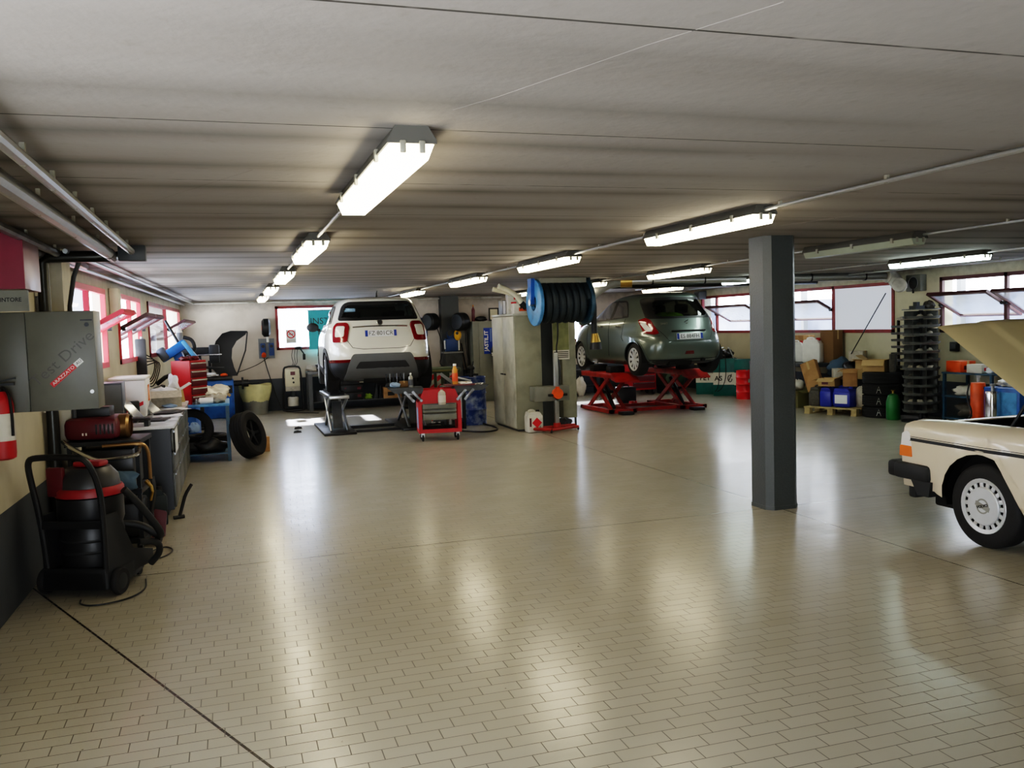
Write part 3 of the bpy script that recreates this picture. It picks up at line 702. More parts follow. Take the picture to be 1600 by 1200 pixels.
    MB().bb(-.74, .74, .35, 4.0, .24, .42, .05).bb(-.62, .62, 1.1, 2.95, .2, .3, .03).cyl((-.3, .25, .25), (.35, .25, .25), .09).cyl((.45, .1, .26), (.45, .9, .26), .03).build('underbody', 'liner', t)
    MB().bb(-.78, .78, .5, 3.1, .5, .56).build('cabin_floor', 'seat', t); MB().bb(-.7, .7, 2.75, 3.2, .6, 1.03, .05).build('dashboard', 'seat', t)
    seats(t, [(.95, (-.38, .38)), (1.9, (-.37, .37))], .5)
    MB().tube([(-.37+.18*math.cos(a*PI/12), 2.6+.05*math.sin(a*PI/12), 1.02+.18*math.sin(a*PI/12)) for a in range(24)], .014, 8, True).build('steering_wheel', 'black', t)
    return t
fiat()

# ---------------------------------------------------------------- grey hatchback on the red lift
def suzuki():
    g0 = .755
    t = thing('car', 'grey-green five-door hatchback raised on the red scissor lift', 'car', (7.80, 13.98, g0), R(.6))
    lv = [(.19, .3, 3.6, .74, 5, 4), (.28, .10, 3.75, .82, 5.4, 4), (.42, .02, 3.83, .845, 5.4, 4), (.58, .0, 3.85, .847, 5, 4), (.70, .02, 3.8, .846, 4.5, 4), (.82, .07, 3.66, .838, 3.8, 4), (.92, .12, 3.4, .82, 3.8, 4.2),
          (.98, .15, 3.02, .80, 3.7, 4.4), (1.06, .19, 2.86, .76, 3.6, 4.4), (1.2, .29, 2.58, .69, 3.4, 4.4), (1.34, .39, 2.28, .63, 3.2, 4.2), (1.42, .40, 2.05, .585, 3.2, 4), (1.46, .42, 1.9, .53, 3, 3.6), (1.495, .55, 1.65, .4, 2.8, 3), (1.51, .85, 1.3, .2, 2.4, 2.4)]
    bm = shell(lv); bvh = BVHTree.FromBMesh(bm)
    rear = rounded([(-.655, 1.02), (.655, 1.02), (.575, 1.385), (.52, 1.405), (-.52, 1.405), (-.575, 1.385)], .05); rin = rounded([(-.53, 1.065), (.53, 1.065), (.45, 1.365), (-.45, 1.365)], .09)
    fr_ = rounded([(-.64, 1.04), (.64, 1.04), (.52, 1.4), (-.52, 1.4)], .08)
    sw1 = rounded([(.92, 1.06), (1.60, 1.02), (1.58, 1.385), (1.18, 1.375)], [.04, .02, .02, .12]); sw2 = rounded([(1.66, 1.015), (2.66, .985), (2.2, 1.30), (1.95, 1.375), (1.64, 1.385)], [.02, .03, .06, .06, .02])
    wb = [(.62, .30), (3.05, .30)]
    cutout(bm, inset(rin, -.02), 0); cutout(bm, inset(fr_, .04), PI)
    for s_ in (1, -1):
        for sw in (sw1, sw2): cutout(bm, [(-y*s_, z) for y, z in inset(sw, .025)], R(90)*s_)
        for y, z in wb:
            c = [(y+.335*math.cos(a/24*2*PI), z+.335*math.sin(a/24*2*PI)) for a in range(24)]
            cutout(bm, [(-yy*s_, zz) for yy, zz in c], R(90)*s_)
    link('body', bm, 'suzuki_grey', t, ang=50)
    link('rear_window', patch(bvh, rear, 0, .006, .02, None, rin), ['black_plastic', 'car_glass'], t, ang=60)
    link('windscreen', patch(bvh, fr_, PI, .006, .03, None, inset(fr_, .04)), ['black_plastic', 'car_glass'], t, ang=60)
    for sw in (sw1, sw2): side_piece(t, bvh, 'side_window', sw, ['black_plastic', 'car_glass'], .005, .022, inset(sw, .028))
    side_piece(t, bvh, 'door_pillar', [(1.575, 1.02), (1.68, 1.015), (1.66, 1.39), (1.56, 1.39)], 'black_plastic', .006, .05)
    for y, z in wb:
        side_piece(t, bvh, 'arch_trim', ring(y, z, .318, .365, R(-12), R(192)), 'suzuki_grey', .012, .03)
        arch(bm, t, y, z, .35, .825)
    def seam(pts, th, r=.004, nm='panel_seam', both=False):
        d, u = proj_frame(th); out = []
        for (a, b), (c, e) in zip(pts, pts[1:]):
            for k in range(8):
                h = bvh.ray_cast(u*(a+(c-a)*k/8)+V((0, 0, b+(e-b)*k/8))-d*12, d)
                if h[0]: out.append(h[0]-d*.001)
        MB().tube(out, r, 6).build(nm, 'black', t)
    seam([(-1.63, 1.0), (-1.60, .6), (-1.62, .3)], R(90)); seam([(-1.0, 1.04), (-1.05, .7), (-.98, .62)], R(90)); seam([(-2.62, .95), (-2.66, .6), (-2.62, .3)], R(90))
    seam([(-.66, 1.0), (-.52, .80), (-.40, .62), (.40, .62), (.52, .80), (.66, 1.0)], 0); seam([(-.82, .70), (-.5, .72)], 0); seam([(.82, .70), (.5, .72)], 0)
    link('plate_recess', patch(bvh, rounded([(-.44, .63), (.44, .63), (.38, .785), (-.38, .785)], .03), 0, .004, .05), 'suzuki_grey', t)
    MB().box((0, bvh.ray_cast(V((0, -5, .80)), V((0, 1, 0)))[0].y-.014, .80), (.68, .03, .03), None, .01).build('handle_strip', 'black_plastic', t)
    yp = bvh.ray_cast(V((0, -5, .72)), V((0, 1, 0)))[0].y
    plate(t, 'ES 884FH', (0, yp-.022, .70), R(-8), 0)
    link('fog_lamp', patch(bvh, rounded([(-.09, .385), (.09, .385), (.075, .44), (-.075, .44)], .01), 0, .012, .03), 'tail_dark', t)
    link('bumper_lower', patch(bvh, [(-.78, .2), (.78, .2), (.78, .30), (-.78, .30)], 0, .006, .05), 'clad_black', t)
    for s_ in (-1, 1):
        th = R(38)*(-s_); d, u = proj_frame(th)
        P = [(s_*.845, .42, 1.0), (s_*.80, .24, 1.04), (s_*.735, .15, 1.0), (s_*.59, .06, .755), (s_*.70, .05, .735), (s_*.83, .22, .765)]
        po = [(V((a, b, 0)).dot(u), z) for a, b, z in P]
        po = rounded(po if s_ < 0 else po[::-1], .03)
        lo = link('tail_light', patch(bvh, po, th, .014, .03), 'tail_red', t, ang=60)
        P = [(s_*.835, .36, .955), (s_*.80, .22, .95), (s_*.72, .08, .79), (s_*.81, .16, .79)]
        po = [(V((a, b, 0)).dot(u), z) for a, b, z in P]; po = rounded(po if s_ < 0 else po[::-1], .03)
        link('reversing_lens', patch(bvh, po, th, .022, .03), 'lens_white', lo, ang=60)
    yb = bvh.ray_cast(V((0, -5, .945)), V((0, 1, 0)))[0].y
    S_ = [(.035, .04), (-.03, .012), (.03, -.012), (-.035, -.04)]
    MB().tube([(a, yb-.008, .945+b) for a, b in S_], .008, 6).build('badge', 'chrome', t)
    yb = bvh.ray_cast(V((-.42, -5, .93)), V((0, 1, 0)))[0].y
    MB().text('SWIFT', .05, (-.43, yb-.012, .93), (R(90), 0, R(-6)), .002).build('lettering', 'chrome', t)
    for y in (1.2, 2.0):
        for s_ in (-1, 1):
            x = bvh.ray_cast(V((s_*5, y, .9)), V((-s_, 0, 0)))[0].x
            MB().tube([(x, y-.09, .9), (x+s_*.03, y-.06, .905), (x+s_*.03, y+.06, .905), (x, y+.09, .9)], .012, 8).build('door_handle', 'chrome', t)
    h = bvh.ray_cast(V((-5, .62, .83)), V((1, 0, 0)))[0]
    MB().lathe([(.085, 0), (.09, -.003), (.082, -.003)], axis='x', seg=28, closed=True).build('fuel_flap', 'suzuki_grey', t, (h.x-.001, .62, .83))
    for s_ in (-1, 1):
        MB().ball((s_*.93, 2.62, 1.0), .1, (1.05, .6, .72), 16).cyl((s_*.80, 2.62, .96), (s_*.9, 2.62, .98), .022).build('mirror', 'suzuki_grey', t)
        for y, _ in wb: wheel(t, s_*.715, y, .30, .19, s_, 'hubcap', 10, .69, True)
    MB().bb(-.7, .7, .3, 3.6, .24, .4, .05).cyl((-.35, .2, .26), (.1, .2, .26), .08).cyl((.3, .05, .27), (.3, .8, .27), .03).build('underbody', 'liner', t)
    MB().bb(-.74, .74, .4, 2.9, .44, .5).build('cabin_floor', 'seat', t); MB().bb(-.66, .66, 2.45, 2.9, .55, .96, .05).build('dashboard', 'seat', t)
    seats(t, [(1.0, (-.36, .36)), (1.85, (-.35, .35))], .42)
    MB().tube([(-.35+.18*math.cos(a*PI/12), 2.38+.05*math.sin(a*PI/12), .98+.18*math.sin(a*PI/12)) for a in range(24)], .014, 8, True).build('steering_wheel', 'black', t)
    MB().bb(-.6, .6, .36, .8, .86, .89).build('parcel_shelf', 'seat', t)
    tag(MB().lump((-.12, .58, 0), (.62, .34, .26), .2, 5).build('plush_toy', 'toy_green', loc=(7.80, 13.98, g0+.892)), 'green soft toy behind the rear window of the grey hatchback', 'toy')
    return t
suzuki()

# ---------------------------------------------------------------- beige saloon with its bonnet up
def volvo():
    t = thing('car', 'beige boxy saloon with its bonnet raised, cut by the right edge', 'car', (6.055, 5.06, 0), 0)
    # local: x=-.855 left side, y=0 front axle, +y front
    HWd = .855; fa = 0; ra = -2.65
    def side_x(z, y):
        k = 1-.012*max(0, (y-.2))**2*6
        if z > .80: return HWd*k - .065*((z-.80)/.08)**2.2
        if z < .45: return HWd*k - .05*((.45-z)/.25)**2
        return HWd*k + .012*math.sin((z-.45)/.35*PI)
    # side wall with arches cut from the outline
    def arc(yc, r, zc, zb):
        a0 = math.asin((zb-zc)/r); return [(yc+r*math.cos(a), zc+r*math.sin(a)) for a in np.linspace(a0, PI-a0, 26)]
    zb = .25
    top = [(.80, .845), (.74, .872), (.45, .885), (0, .89), (-.6, .895), (-2.0, .90), (-3.4, .885), (-3.64, .86)]
    out = [(.82, .34)] + [(.82, .60)] + top + [(-3.66, .34), (ra-.36, .34)] + arc(ra, .36, .31, .33)[::-1] + [(-.385, zb)] + arc(fa, .385, .31, .31)[::-1] + [(.47, .34)]
    bm = bmesh.new(); bm.faces.new([bm.verts.new((0, y, z)) for y, z in out]); bmesh.ops.triangulate(bm, faces=bm.faces[:])
    for k in range(0, 60):
        bmesh.ops.bisect_plane(bm, geom=bm.verts[:]+bm.edges[:]+bm.faces[:], plane_co=(0, -3.7+k*.078, 0), plane_no=(0, 1, 0), dist=1e-5)
    for z in (.3, .36, .42, .48, .54, .6, .66, .72, .76, .79, .81, .825, .84, .85, .86, .87, .88):
        bmesh.ops.bisect_plane(bm, geom=bm.verts[:]+bm.edges[:]+bm.faces[:], plane_co=(0, 0, z), plane_no=(0, 0, 1), dist=1e-5)
    for v in bm.verts:
        # wheel-arch lip flares out
        dd = math.hypot(v.co.y-fa, v.co.z-.31); fl = .018*max(0, 1-abs(dd-.41)/.07)
        v.co.x = -side_x(v.co.z, v.co.y) - fl
    mir = mirror_bm(bm)
    n0 = len(bm.verts); me = bpy.data.meshes.new('q'); mir.to_mesh(me); mir.free(); bm.from_mesh(me); bpy.data.meshes.remove(me)
    b = MB(); b.bm.free(); b.bm = bm
    # fender tops, nose, boot, cowl
    def strip(x0, x1, ys, zf, nx=4):
        b.grid(lambda u, v: (x0+(x1-x0)*u, ys[0]+(ys[1]-ys[0])*v, zf(x0+(x1-x0)*u, ys[0]+(ys[1]-ys[0])*v)), nx, 20)
    def ztop(x, y): return float(np.interp(y, [p[0] for p in top[::-1]], [p[1] for p in top[::-1]]))
    for s_ in (-1, 1):
        b.grid(lambda u, v: (s_*((side_x(ztop(0, -.75+1.55*v), -.75+1.55*v))*(1-u)+.70*u), -.75+1.55*v, ztop(0, -.75+1.55*v)+.012*math.sin(u*PI*.5)), 5, 20)
    b.grid(lambda u, v: (-.79+1.58*u, -.75-.25*v, .895+.01*v+.02*math.sin(u*PI)), 8, 3)
    b.grid(lambda u, v: (-.79+1.58*u, -2.75-.88*v, .90-.03*v+.03*math.sin(u*PI)), 8, 4)
    b.grid(lambda u, v: (-.79+1.58*u, -3.65, .34+.52*v), 4, 4)
    b.grid(lambda u, v: (-.80+1.6*u, .80, .34+.28*v), 4, 2)
    b.bb(-.72, .72, .70, .80, .80, .845, .01)
    body = b.build('body', 'volvo_beige', t, ang=50)
    # greenhouse
    lv = [(.88, -2.95, -.95, .77, 6, 6), (1.1, -2.65, -1.28, .72, 6, 6), (1.3, -2.35, -1.6, .66, 6, 6), (1.40, -2.2, -1.75, .62, 5, 5), (1.43, -2.0, -1.9, .3, 3, 3)]
    gb = shell(lv, .03, 24); gv = BVHTree.FromBMesh(gb); link('roof', gb, 'volvo_beige', t, ang=50)
    fw = rounded([(-.68, .93), (.68, .93), (.56, 1.37), (-.56, 1.37)], .04)
    link('windscreen', patch(gv, fw, PI, .006, .06), 'screen', t); link('rear_window', patch(gv, fw, 0, .006, .06), 'screen', t)
    side_piece(t, gv, 'side_window', rounded([(-2.75, .95), (-1.9, .94), (-1.9, 1.35), (-2.4, 1.35)], .03), 'screen', .006, .06); side_piece(t, gv, 'side_window', rounded([(-1.84, .94), (-1.1, .93), (-1.55, 1.34), (-1.84, 1.35)], .03), 'screen', .006, .06)
    # bonnet
    hl = 1.435; ang = R(31.7)
    hb = MB()
    hb.grid(lambda u, v: ((-.78+1.56*u)*(1-.02*v), hl*v, .045*math.sin(min(1, max(0, u))*PI)**.6 - (.05*((v-.93)/.07)**2 if v > .93 else 0) + .012*(abs(u-.5) < .22)), 40, 24)
    hb.grid(lambda u, v: ((-.74+1.48*u), .03+(hl-.06)*v, -.015 + .03*math.sin(u*PI)**.6), 16, 4)
    hood = hb.build('bonnet', 'volvo_hood_lit', t, (0, -.66, .905), ang=40); hood.rotation_euler = (ang, 0, 0)  # bonnet in the body beige, with warm lamplight put into the colour
    MB().tube([(-.7, -.1, .88), (-.62, -.22, 1.15)], .012).tube([(.7, -.1, .88), (.62, -.22, 1.15)], .012).build('bonnet_strut', 'dark_metal', t)
    # engine bay
    MB().bb(-.70, .70, -.75, .74, .35, .62).bb(-.3, .35, -.5, .35, .6, .80, .03).cyl((.45, .2, .6), (.45, .2, .8), .12).bb(-.65, -.42, .3, .6, .6, .78, .02).bb(-.68, .68, .66, .74, .5, .84).bb(-.715, -.70, -.75, .74, .5, .875).bb(.70, .715, -.75, .74, .5, .875).build('engine_bay', 'liner', t)
    # stripe, lamps, grille, bumper
    for s_ in (-1, 1):
        for z0, z1, mt, y0 in ((.715, .74, 'black', .735), (.747, .752, 'clad_black', .735)):
            q = MB().grid(lambda u, v: (s_*(side_x(z0+(z1-z0)*v, y0-4.2*u)+.004+(.014*max(0, 1-abs(math.hypot(y0-4.2*u, z0-.31)-.41)/.07))), y0-4.2*u, z0+(z1-z0)*v), 70, 2)
            q.build('side_stripe', mt, t)
        cl = MB().prism(rounded([(.70, .655), (.825, .655), (.81, .77), (.755, .795), (.73, .77)], .012), s_*.775, s_*.85, 'x').build('corner_lamp', 'lens_white', t)
        MB().prism(rounded([(.695, .585), (.832, .585), (.826, .672), (.705, .672)], .012), s_*.775, s_*.857, 'x').build('amber_lens', 'amber', cl)
        MB().bb(s_*.42, s_*.77, .76, .83, .59, .77, .02).build('headlamp', 'lens_white', t)
        wh = wheel(t, s_*.75, 0, .312, .185, s_, 'hubcap', 18, .645, False); wheel(t, s_*.75, ra, .312, .185, s_, 'hubcap', 18, .645, False)
        arch(None, t, 0, .31, .395, .80); arch(None, t, ra, .31, .37, .80)
        # flat centre disc with the round badge
        dk = MB().lathe([(0, s_*.006), (.135, s_*.006), (.142, 0), (.142, -s_*.02), (0, -s_*.02)], axis='x', seg=36).build('hub_disc', 'hubcap', wh, (s_*.093, 0, 0))
        lg = MB().lathe([(.045, s_*.0075), (.057, s_*.0075), (.057, 0.0), (.045, 0)], axis='x', seg=30, closed=True, c=(s_*.093, 0, 0))
        lg.box((s_*.1, 0, 0), (.004, .13, .034), (R(18), 0, 0)).build('hub_badge', 'silver_print', wh)
        MB().text('VOLVO', .03, (s_*.1025, 0, 0), Matrix.Rotation(R(-18 if s_ < 0 else 18), 3, 'X') @ Euler((R(90), 0, R(90*s_))).to_matrix(), .0006, bold=.001).build('hub_lettering', 'black', wh)
    MB().bb(-.42, .42, .77, .83, .58, .77, .01).build('grille', 'black', t)
    bp = MB().bb(-.87, .87, .80, .965, .40, .535, .03)
    for s_ in (-1, 1): bp.bb(s_*.78, s_*.885, .50, .88, .40, .535, .03).prism([(.5, .29), (.62, .29), (.69, .41), (.48, .41)], s_*.80, s_*.872, 'x')
    bp.build('front_bumper', 'clad_black', t)
    MB().bb(-.8, .8, .72, .80, .24, .42, .02).build('front_apron', 'clad_black', t)
    MB().bb(-.87, .87, -3.85, -3.6, .40, .54, .03).build('rear_bumper', 'clad_black', t)
    MB().bb(-.72, .72, -3.5, .6, .2, .3, .02).build('underbody', 'liner', t)
volvo()
# ================================================================ SMALL-THING KIT
def carton(label, loc, d, rotz=0, mt='cardboard', open_=False, group=None, cat='box', name='cardboard_box', tape='kraft', mark=None):
    t = thing(name, label, cat, loc, rotz, group); w, l, h = d; k = .006
    mb = MB()
    if open_:
        mb.bb(-w/2, w/2, -l/2, l/2, 0, k).bb(-w/2, w/2, -l/2, -l/2+k, 0, h).bb(-w/2, w/2, l/2-k, l/2, 0, h).bb(-w/2, -w/2+k, -l/2, l/2, 0, h).bb(w/2-k, w/2, -l/2, l/2, 0, h)
        mb.build('carton', mt, t)
        for s_ in (-1, 1):
            a = R(random.uniform(15, 50)); f = l*.42
            MB().box((0, f/2, 0), (w, f, .005)).build('flap', mt, t, (0, s_*l/2, h)).rotation_euler = (-a, 0, 0 if s_ > 0 else PI)
            f = w*.4; a = R(random.uniform(-35, 30))
            MB().box((f/2, 0, 0), (f, l, .005)).build('flap', mt, t, (s_*w/2, 0, h)).rotation_euler = (0, a, 0 if s_ > 0 else PI)
    else:
        mb.bb(-w/2, w/2, -l/2, l/2, 0, h, .006).build('carton', mt, t)
        MB().bb(-w*.07, w*.07, -l/2-.001, l/2+.001, h*.72, h+.0015).build('tape', tape, t)
    if mark: MB().bb(-w*.28, w*.1, -l/2-.003, -l/2-.001, h*.25, h*.6).build('printed_mark', mark, t)
    return t
def bottle(label, loc, r, h, mt, cap='white', group=None, lab=None, cat='bottle', neck=.35):
    t = thing('bottle', label, cat, loc, 0, group)
    MB().lathe([(0, 0), (r*.95, 0), (r, .01), (r, h*.66), (r*.85, h*.74), (r*neck, h*.84), (r*neck, h*.92), (0, h*.92)], seg=16).build('body', mt, t)
    MB().lathe([(0, h*.90), (r*neck*1.2, h*.90), (r*neck*1.15, h), (0, h)], seg=14).build('cap', cap, t)
    if lab: MB().lathe([(r*1.02, h*.15), (r*1.02, h*.55)], seg=16).build('label_band', lab, t)
    return t
def jerrycan(label, loc, d, rotz, mt, cap, group=None, sheet=None, name='jerrycan'):
    t = thing(name, label, 'canister', loc, rotz, group); w, l, h = d
    mb = MB().bb(-w/2, w/2, -l/2, l/2, 0, h*.8, min(w, l)*.14)
    mb.prism(rounded([(-w*.47, h*.74), (w*.47, h*.74), (w*.30, h*.93), (-w*.40, h*.93)], .02), -l*.42, l*.42, 'y')
    mb.build('body', mt, t)
    MB().tube([(-w*.36, 0, h*.9), (-w*.30, 0, h), (w*.02, 0, h), (w*.06, 0, h*.9)], min(w, l)*.07, 8, smooth=1).build('handle', mt, t)
    MB().cyl((w*.27, 0, h*.88), (w*.27, 0, h*1.0), w*.11).build('cap', cap, t)
    if sheet: MB().bb(-w*.34, w*.34, -l/2-.002, -l/2, h*.2, h*.62).build('label_sheet', sheet, t)
    return t
def tyre_mesh(mb, r=.31, w=.2, rr=.62):
    p = [(r*rr, -w*.42), (r*.72, -w/2), (r*.9, -w*.5), (r*.97, -w*.42)]
    for k in range(5):
        a = -.36+k*.18; p += [(r, w*(a-.06)), (r, w*(a+.06)), (r*.975, w*(a+.08)), (r*.975, w*(a+.10))] if k < 4 else [(r, w*(a-.06)), (r, w*(a+.04))]
    p += [(r*.97, w*.42), (r*.9, w*.5), (r*.72, w/2), (r*rr, w*.42)]
    return mb.lathe(p, axis='z', seg=44, closed=True)
def tyre(label, loc, rot=(0, 0, 0), r=.31, w=.2, rim=None, group=None, mark=False):
    t = thing('tyre', label, 'tyre', loc, 0, group); t.rotation_euler = rot
    tyre_mesh(MB(), r, w).build('tyre_casing', 'rubber', t, ang=30)
    if rim:
        mb = MB().lathe([(r*.62, w*.4), (r*.58, w*.42), (r*.55, w*.2), (r*.55, -w*.4), (r*.62, -w*.42)], seg=36)
        for k in range(5): mb.box((math.cos(k*2*PI/5)*r*.32, math.sin(k*2*PI/5)*r*.32, w*.28), (r*.5, r*.12, .02), (0, 0, k*2*PI/5), .005)
        mb.cyl((0, 0, w*.2), (0, 0, w*.34), r*.14); mb.build('rim', rim, t)
    if mark:
        MB().tube([(r+.001, -.035, -w*.3), (r+.004, 0, w*.3), (r+.001, .035, -w*.3)], .003, 5).tube([(r+.003, -.02, -w*.02), (r+.003, .02, -w*.02)], .003, 5).build('chalk_mark', 'white', t).rotation_euler = (0, 0, mark)
    return t
def table(name, label, cat, loc, d, rotz=0, top='mid_grey', leg='dark_grey', lt=.045, shelf=(), tt=.035, bar=True):
    w, l, h = d; t = thing(name, label, cat, loc, rotz)
    MB().bb(-w/2, w/2, -l/2, l/2, h-tt, h, .006).build('table_top', top, t)
    for a in (-1, 1):
        for b in (-1, 1): MB().bb(a*(w/2-.01)-a*lt, a*(w/2-.01), b*(l/2-.01)-b*lt, b*(l/2-.01), 0, h-tt-.0005).build('leg', leg, t)
    for z in shelf: MB().bb(-w/2+.03, w/2-.03, -l/2+.03, l/2-.03, z-.02, z).build('shelf', leg, t)
    return t
def cable(label, pts, r=.008, mt='black', name='cable', smooth=3, cat='cable'):
    o = MB().tube([V(p) for p in pts], r, 6, smooth=smooth).build(name, mt); return tag(o, label, cat)
def heap(label, loc, d, mt, seed, name='rag', cat='cloth', amp=.3, group=None):
    o = MB().lump((0, 0, 0), d, amp, seed).build(name, mt, loc=loc, ang=80); return tag(o, label, cat, group)
def sheet_paper(label, loc, rotz, mt='paper', w=.21, l=.297, group='papers on the steel workbench'):
    o = MB().grid(lambda u, v: ((u-.5)*w, (v-.5)*l, .003+.006*math.sin(u*5+v*3)*u*v), 6, 6).build('paper_sheet', mt, loc=loc, rotz=rotz); return tag(o, label, 'paper', group)

# ================================================================ LEFT SIDE
# grey cabinet on the wall, with its two doors towards the camera
t = thing('wall_cabinet', 'grey metal wall cabinet with Test Drive lettering on its door', 'cabinet', (0, 6.30, 1.29))
MB().bb(-1.445, -.825, .02, .30, 0, .64, .004).build('carcass', 'cabinet_grey', t)
mat('cabinet_door', '66675f', rough=.42, dirt=('5a5b54', 3)); mat('cabinet_door_dark', '52524a', rough=.45)
MB().bb(-1.445, -1.226, 0, .0195, .004, .636, .003).build('door', 'cabinet_door_dark', t)
dr = MB().bb(-1.220, -.825, 0, .0195, .002, .638, .003).build('door', 'cabinet_door', t)
MB().bb(-.905, -.835, -.012, 0, .575, .583).cyl((-.868, -.012, .55), (-.868, 0, .55), .014).build('handle', 'dark_metal', dr)
MB().lathe([(0, 0), (.012, 0), (.012, -.006), (0, -.006)], axis='y', c=(-.86, 0, .115)).build('lock', 'galv', dr)
a = R(41)
rt = Matrix.Rotation(-a, 3, 'Y') @ Euler((R(90), 0, 0)).to_matrix()
mat('letter_grey', '4a4b46', rough=.4)
MB().text('Test Drive', .098, (-1.022, -.002, .335), rt, .0006, sx=1.12).build('lettering', 'letter_grey', dr)
c_, s_ = math.cos(a), math.sin(a)
P0 = V((-.995, 0, .25))
MB().box(P0+V((-.038*c_, -.001, -.038*s_)), (.185, .002, .034), (0, -a, 0)).build('red_strip', 'label_red', dr)
MB().box(P0+V((.085*c_, -.001, .085*s_)), (.055, .002, .034), (0, -a, 0)).build('white_strip', 'plate_white', dr)
MB().text('ARAZZATO', .028, P0+V((-.036*c_, -.0028, -.036*s_)), rt, .0004, sx=1.15).build('lettering', 'plate_white', dr)
MB().text('AU', .026, P0+V((.088*c_, -.0028, .088*s_)), rt, .0004, sx=1.1).build('lettering', 'black', dr)
t = thing('sign_box', 'red fronted extinguisher sign box above the grey wall cabinet', 'sign', (0, 6.28, 1.935))
mat('pink_reflection', '9c7f84', rough=.35)  # white box side, with a pink reflection put into its colour
MB().bb(-1.447, -1.205, .02, .50, .14, .50, .004).build('sign_body', 'pink_reflection', t); MB().bb(-1.447, -1.205, 0, .02, .14, .50).build('front_panel', 'sign_red', t)
pl = MB().bb(-1.447, -1.192, 0, .02, .0, .132).build('text_panel', 'cabinet_grey', t)
MB().text('ESTINTORE', .036, (-1.318, -.002, .072), (R(90), 0, 0), .0006, sx=.95, bold=.0008).build('lettering', 'black', pl)
t = thing('fire_extinguisher', 'red fire extinguisher hanging on the near left wall, cut by the frame', 'extinguisher', (-1.372, 6.20, 1.01))
MB().lathe([(0, 0), (.05, 0), (.07, .012), (.073, .04), (.073, .34), (.06, .39), (.03, .425), (0, .43)], seg=28).build('cylinder', 'red', t)
MB().cyl((0, 0, .42), (0, 0, .46), .02).box((.03, 0, .47), (.11, .02, .014)).box((.035, 0, .495), (.12, .018, .01), (0, R(-12), 0)).build('valve', 'dark_metal', t)
MB().tube([(.02, 0, .45), (.06, -.05, .42), (.07, -.045, .3), (.068, -.045, .15)], .009, smooth=2).build('hose', 'rubber', t)
mb = MB(); mb.lathe([(.0742, .12), (.0742, .29)], seg=28); mb.build('label_band', 'dirty_white', t)
t = thing('folding_chair', 'dark purple folded chair leaning on the near left wall, one leg in view', 'chair', (-1.40, 5.72, 0), 0)
MB().tube([(.0, .12, 0), (-.03, .0, .55), (-.035, -.05, .85)], .014).build('leg', 'purple', t); MB().tube([(.02, -.30, 0), (-.02, -.22, .55), (-.035, -.2, .85)], .014).build('leg', 'purple', t)
MB().box((-.025, -.1, .55), (.02, .26, .34), None, .008).build('seat', 'purple', t); MB().box((-.035, -.12, .83), (.02, .2, .12), None, .008).build('backrest', 'purple', t)

mat('vac_red', '8c161c', rough=.45)
t = thing('vacuum_cleaner', 'black wheeled workshop vacuum with red band, at the near left', 'vacuum', (-1.07, 6.50, 0), R(-24))
MB().prism(rounded([(-.24, 0), (.24, 0), (.24, .34), (.17, .60), (-.17, .60), (-.24, .34)], .04), .06, .17, 'z').bb(-.2, .2, .42, .62, .07, .12, .02).build('chassis', 'clad_black', t)
MB().lathe([(0, .15), (.19, .15), (.205, .2), (.21, .42), (.20, .46), (.215, .5), (.215, .66), (0, .67)], c=(0, .24, 0), seg=32).build('drum', 'black_plastic', t)
for z in (.28, .36): MB().lathe([(.208, z), (.213, z+.012), (.208, z+.024)], c=(0, .24, 0), seg=32).build('drum_rib', 'clad_black', t)
MB().lathe([(0, .67), (.222, .67), (.222, .71), (.21, .73), (0, .73)], c=(0, .24, 0), seg=32).build('head_ring', 'vac_red', t)
mat('grey_head', '2e2f31', rough=.4)
MB().lathe([(0, .73), (.2, .73), (.19, .80), (.14, .86), (0, .87)], c=(0, .24, 0), seg=32).build('motor_head', 'grey_head', t)
MB().box((.03, .22, .885), (.2, .12, .04), None, .015).build('carry_handle', 'vac_red', t)
MB().bb(-.2, -.08, .06, .1, .68, .88, .01).build('switch_panel', 'dark_red', t)
MB().tube([(-.2, .03, .12), (-.215, .0, .55), (-.235, -.06, .86), (-.22, -.085, .955), (-.16, -.09, .975), (.14, -.09, .975), (.2, -.08, .94), (.235, -.03, .78), (.235, .0, .55), (.215, .03, .12)], .021, 10, smooth=2).build('push_handle', 'black_plastic', t)
MB().box((0, -.0, .50), (.44, .03, .05)).build('cross_bar', 'black_plastic', t)
MB().bb(-.225, .225, .0, .03, .05, .2, .01).build('rear_panel', 'black_plastic', t)
for s_ in (-1, 1): MB().prism([(.03, .06), (.60, .12), (.60, .19), (.34, .26), (.16, .56), (.03, .56)], s_*.222, s_*.238, 'x').build('side_plate', 'clad_black', t)
for s_ in (-1, 1):
    o = MB().lathe([(0, -.022), (.06, -.022), (.085, -.022), (.092, -.012), (.092, .012), (.085, .022), (.06, .022), (0, .022)], axis='x', seg=28).build('wheel', 'rubber', t, (s_*.265, .1, .093))
    MB().lathe([(.055, s_*.023), (.045, s_*.026), (0, s_*.026)], axis='x', seg=20).build('hub', 'clad_black', o)
    mb = MB().lathe([(0, -.014), (.032, -.014), (.036, 0), (.032, .014), (0, .014)], axis='x', seg=18, c=(s_*.14, .56, .037)); mb.bb(s_*.14-.02, s_*.14+.02, .54, .58, .05, .08); mb.build('caster', 'dark_metal', t)
MB().tube([(.12, .40, .42), (.24, .46, .40), (.35, .50, .30), (.40, .44, .34), (.36, .36, .48), (.30, .28, .62), (.26, .22, .70)], .026, 12, smooth=2).build('suction_hose', 'hose_black', t)
MB().tube([(.28, .34, .30), (.36, .46, .28), (.34, .52, .18), (.26, .52, .10)], .024, 12, smooth=2).build('suction_hose', 'hose_black', t)
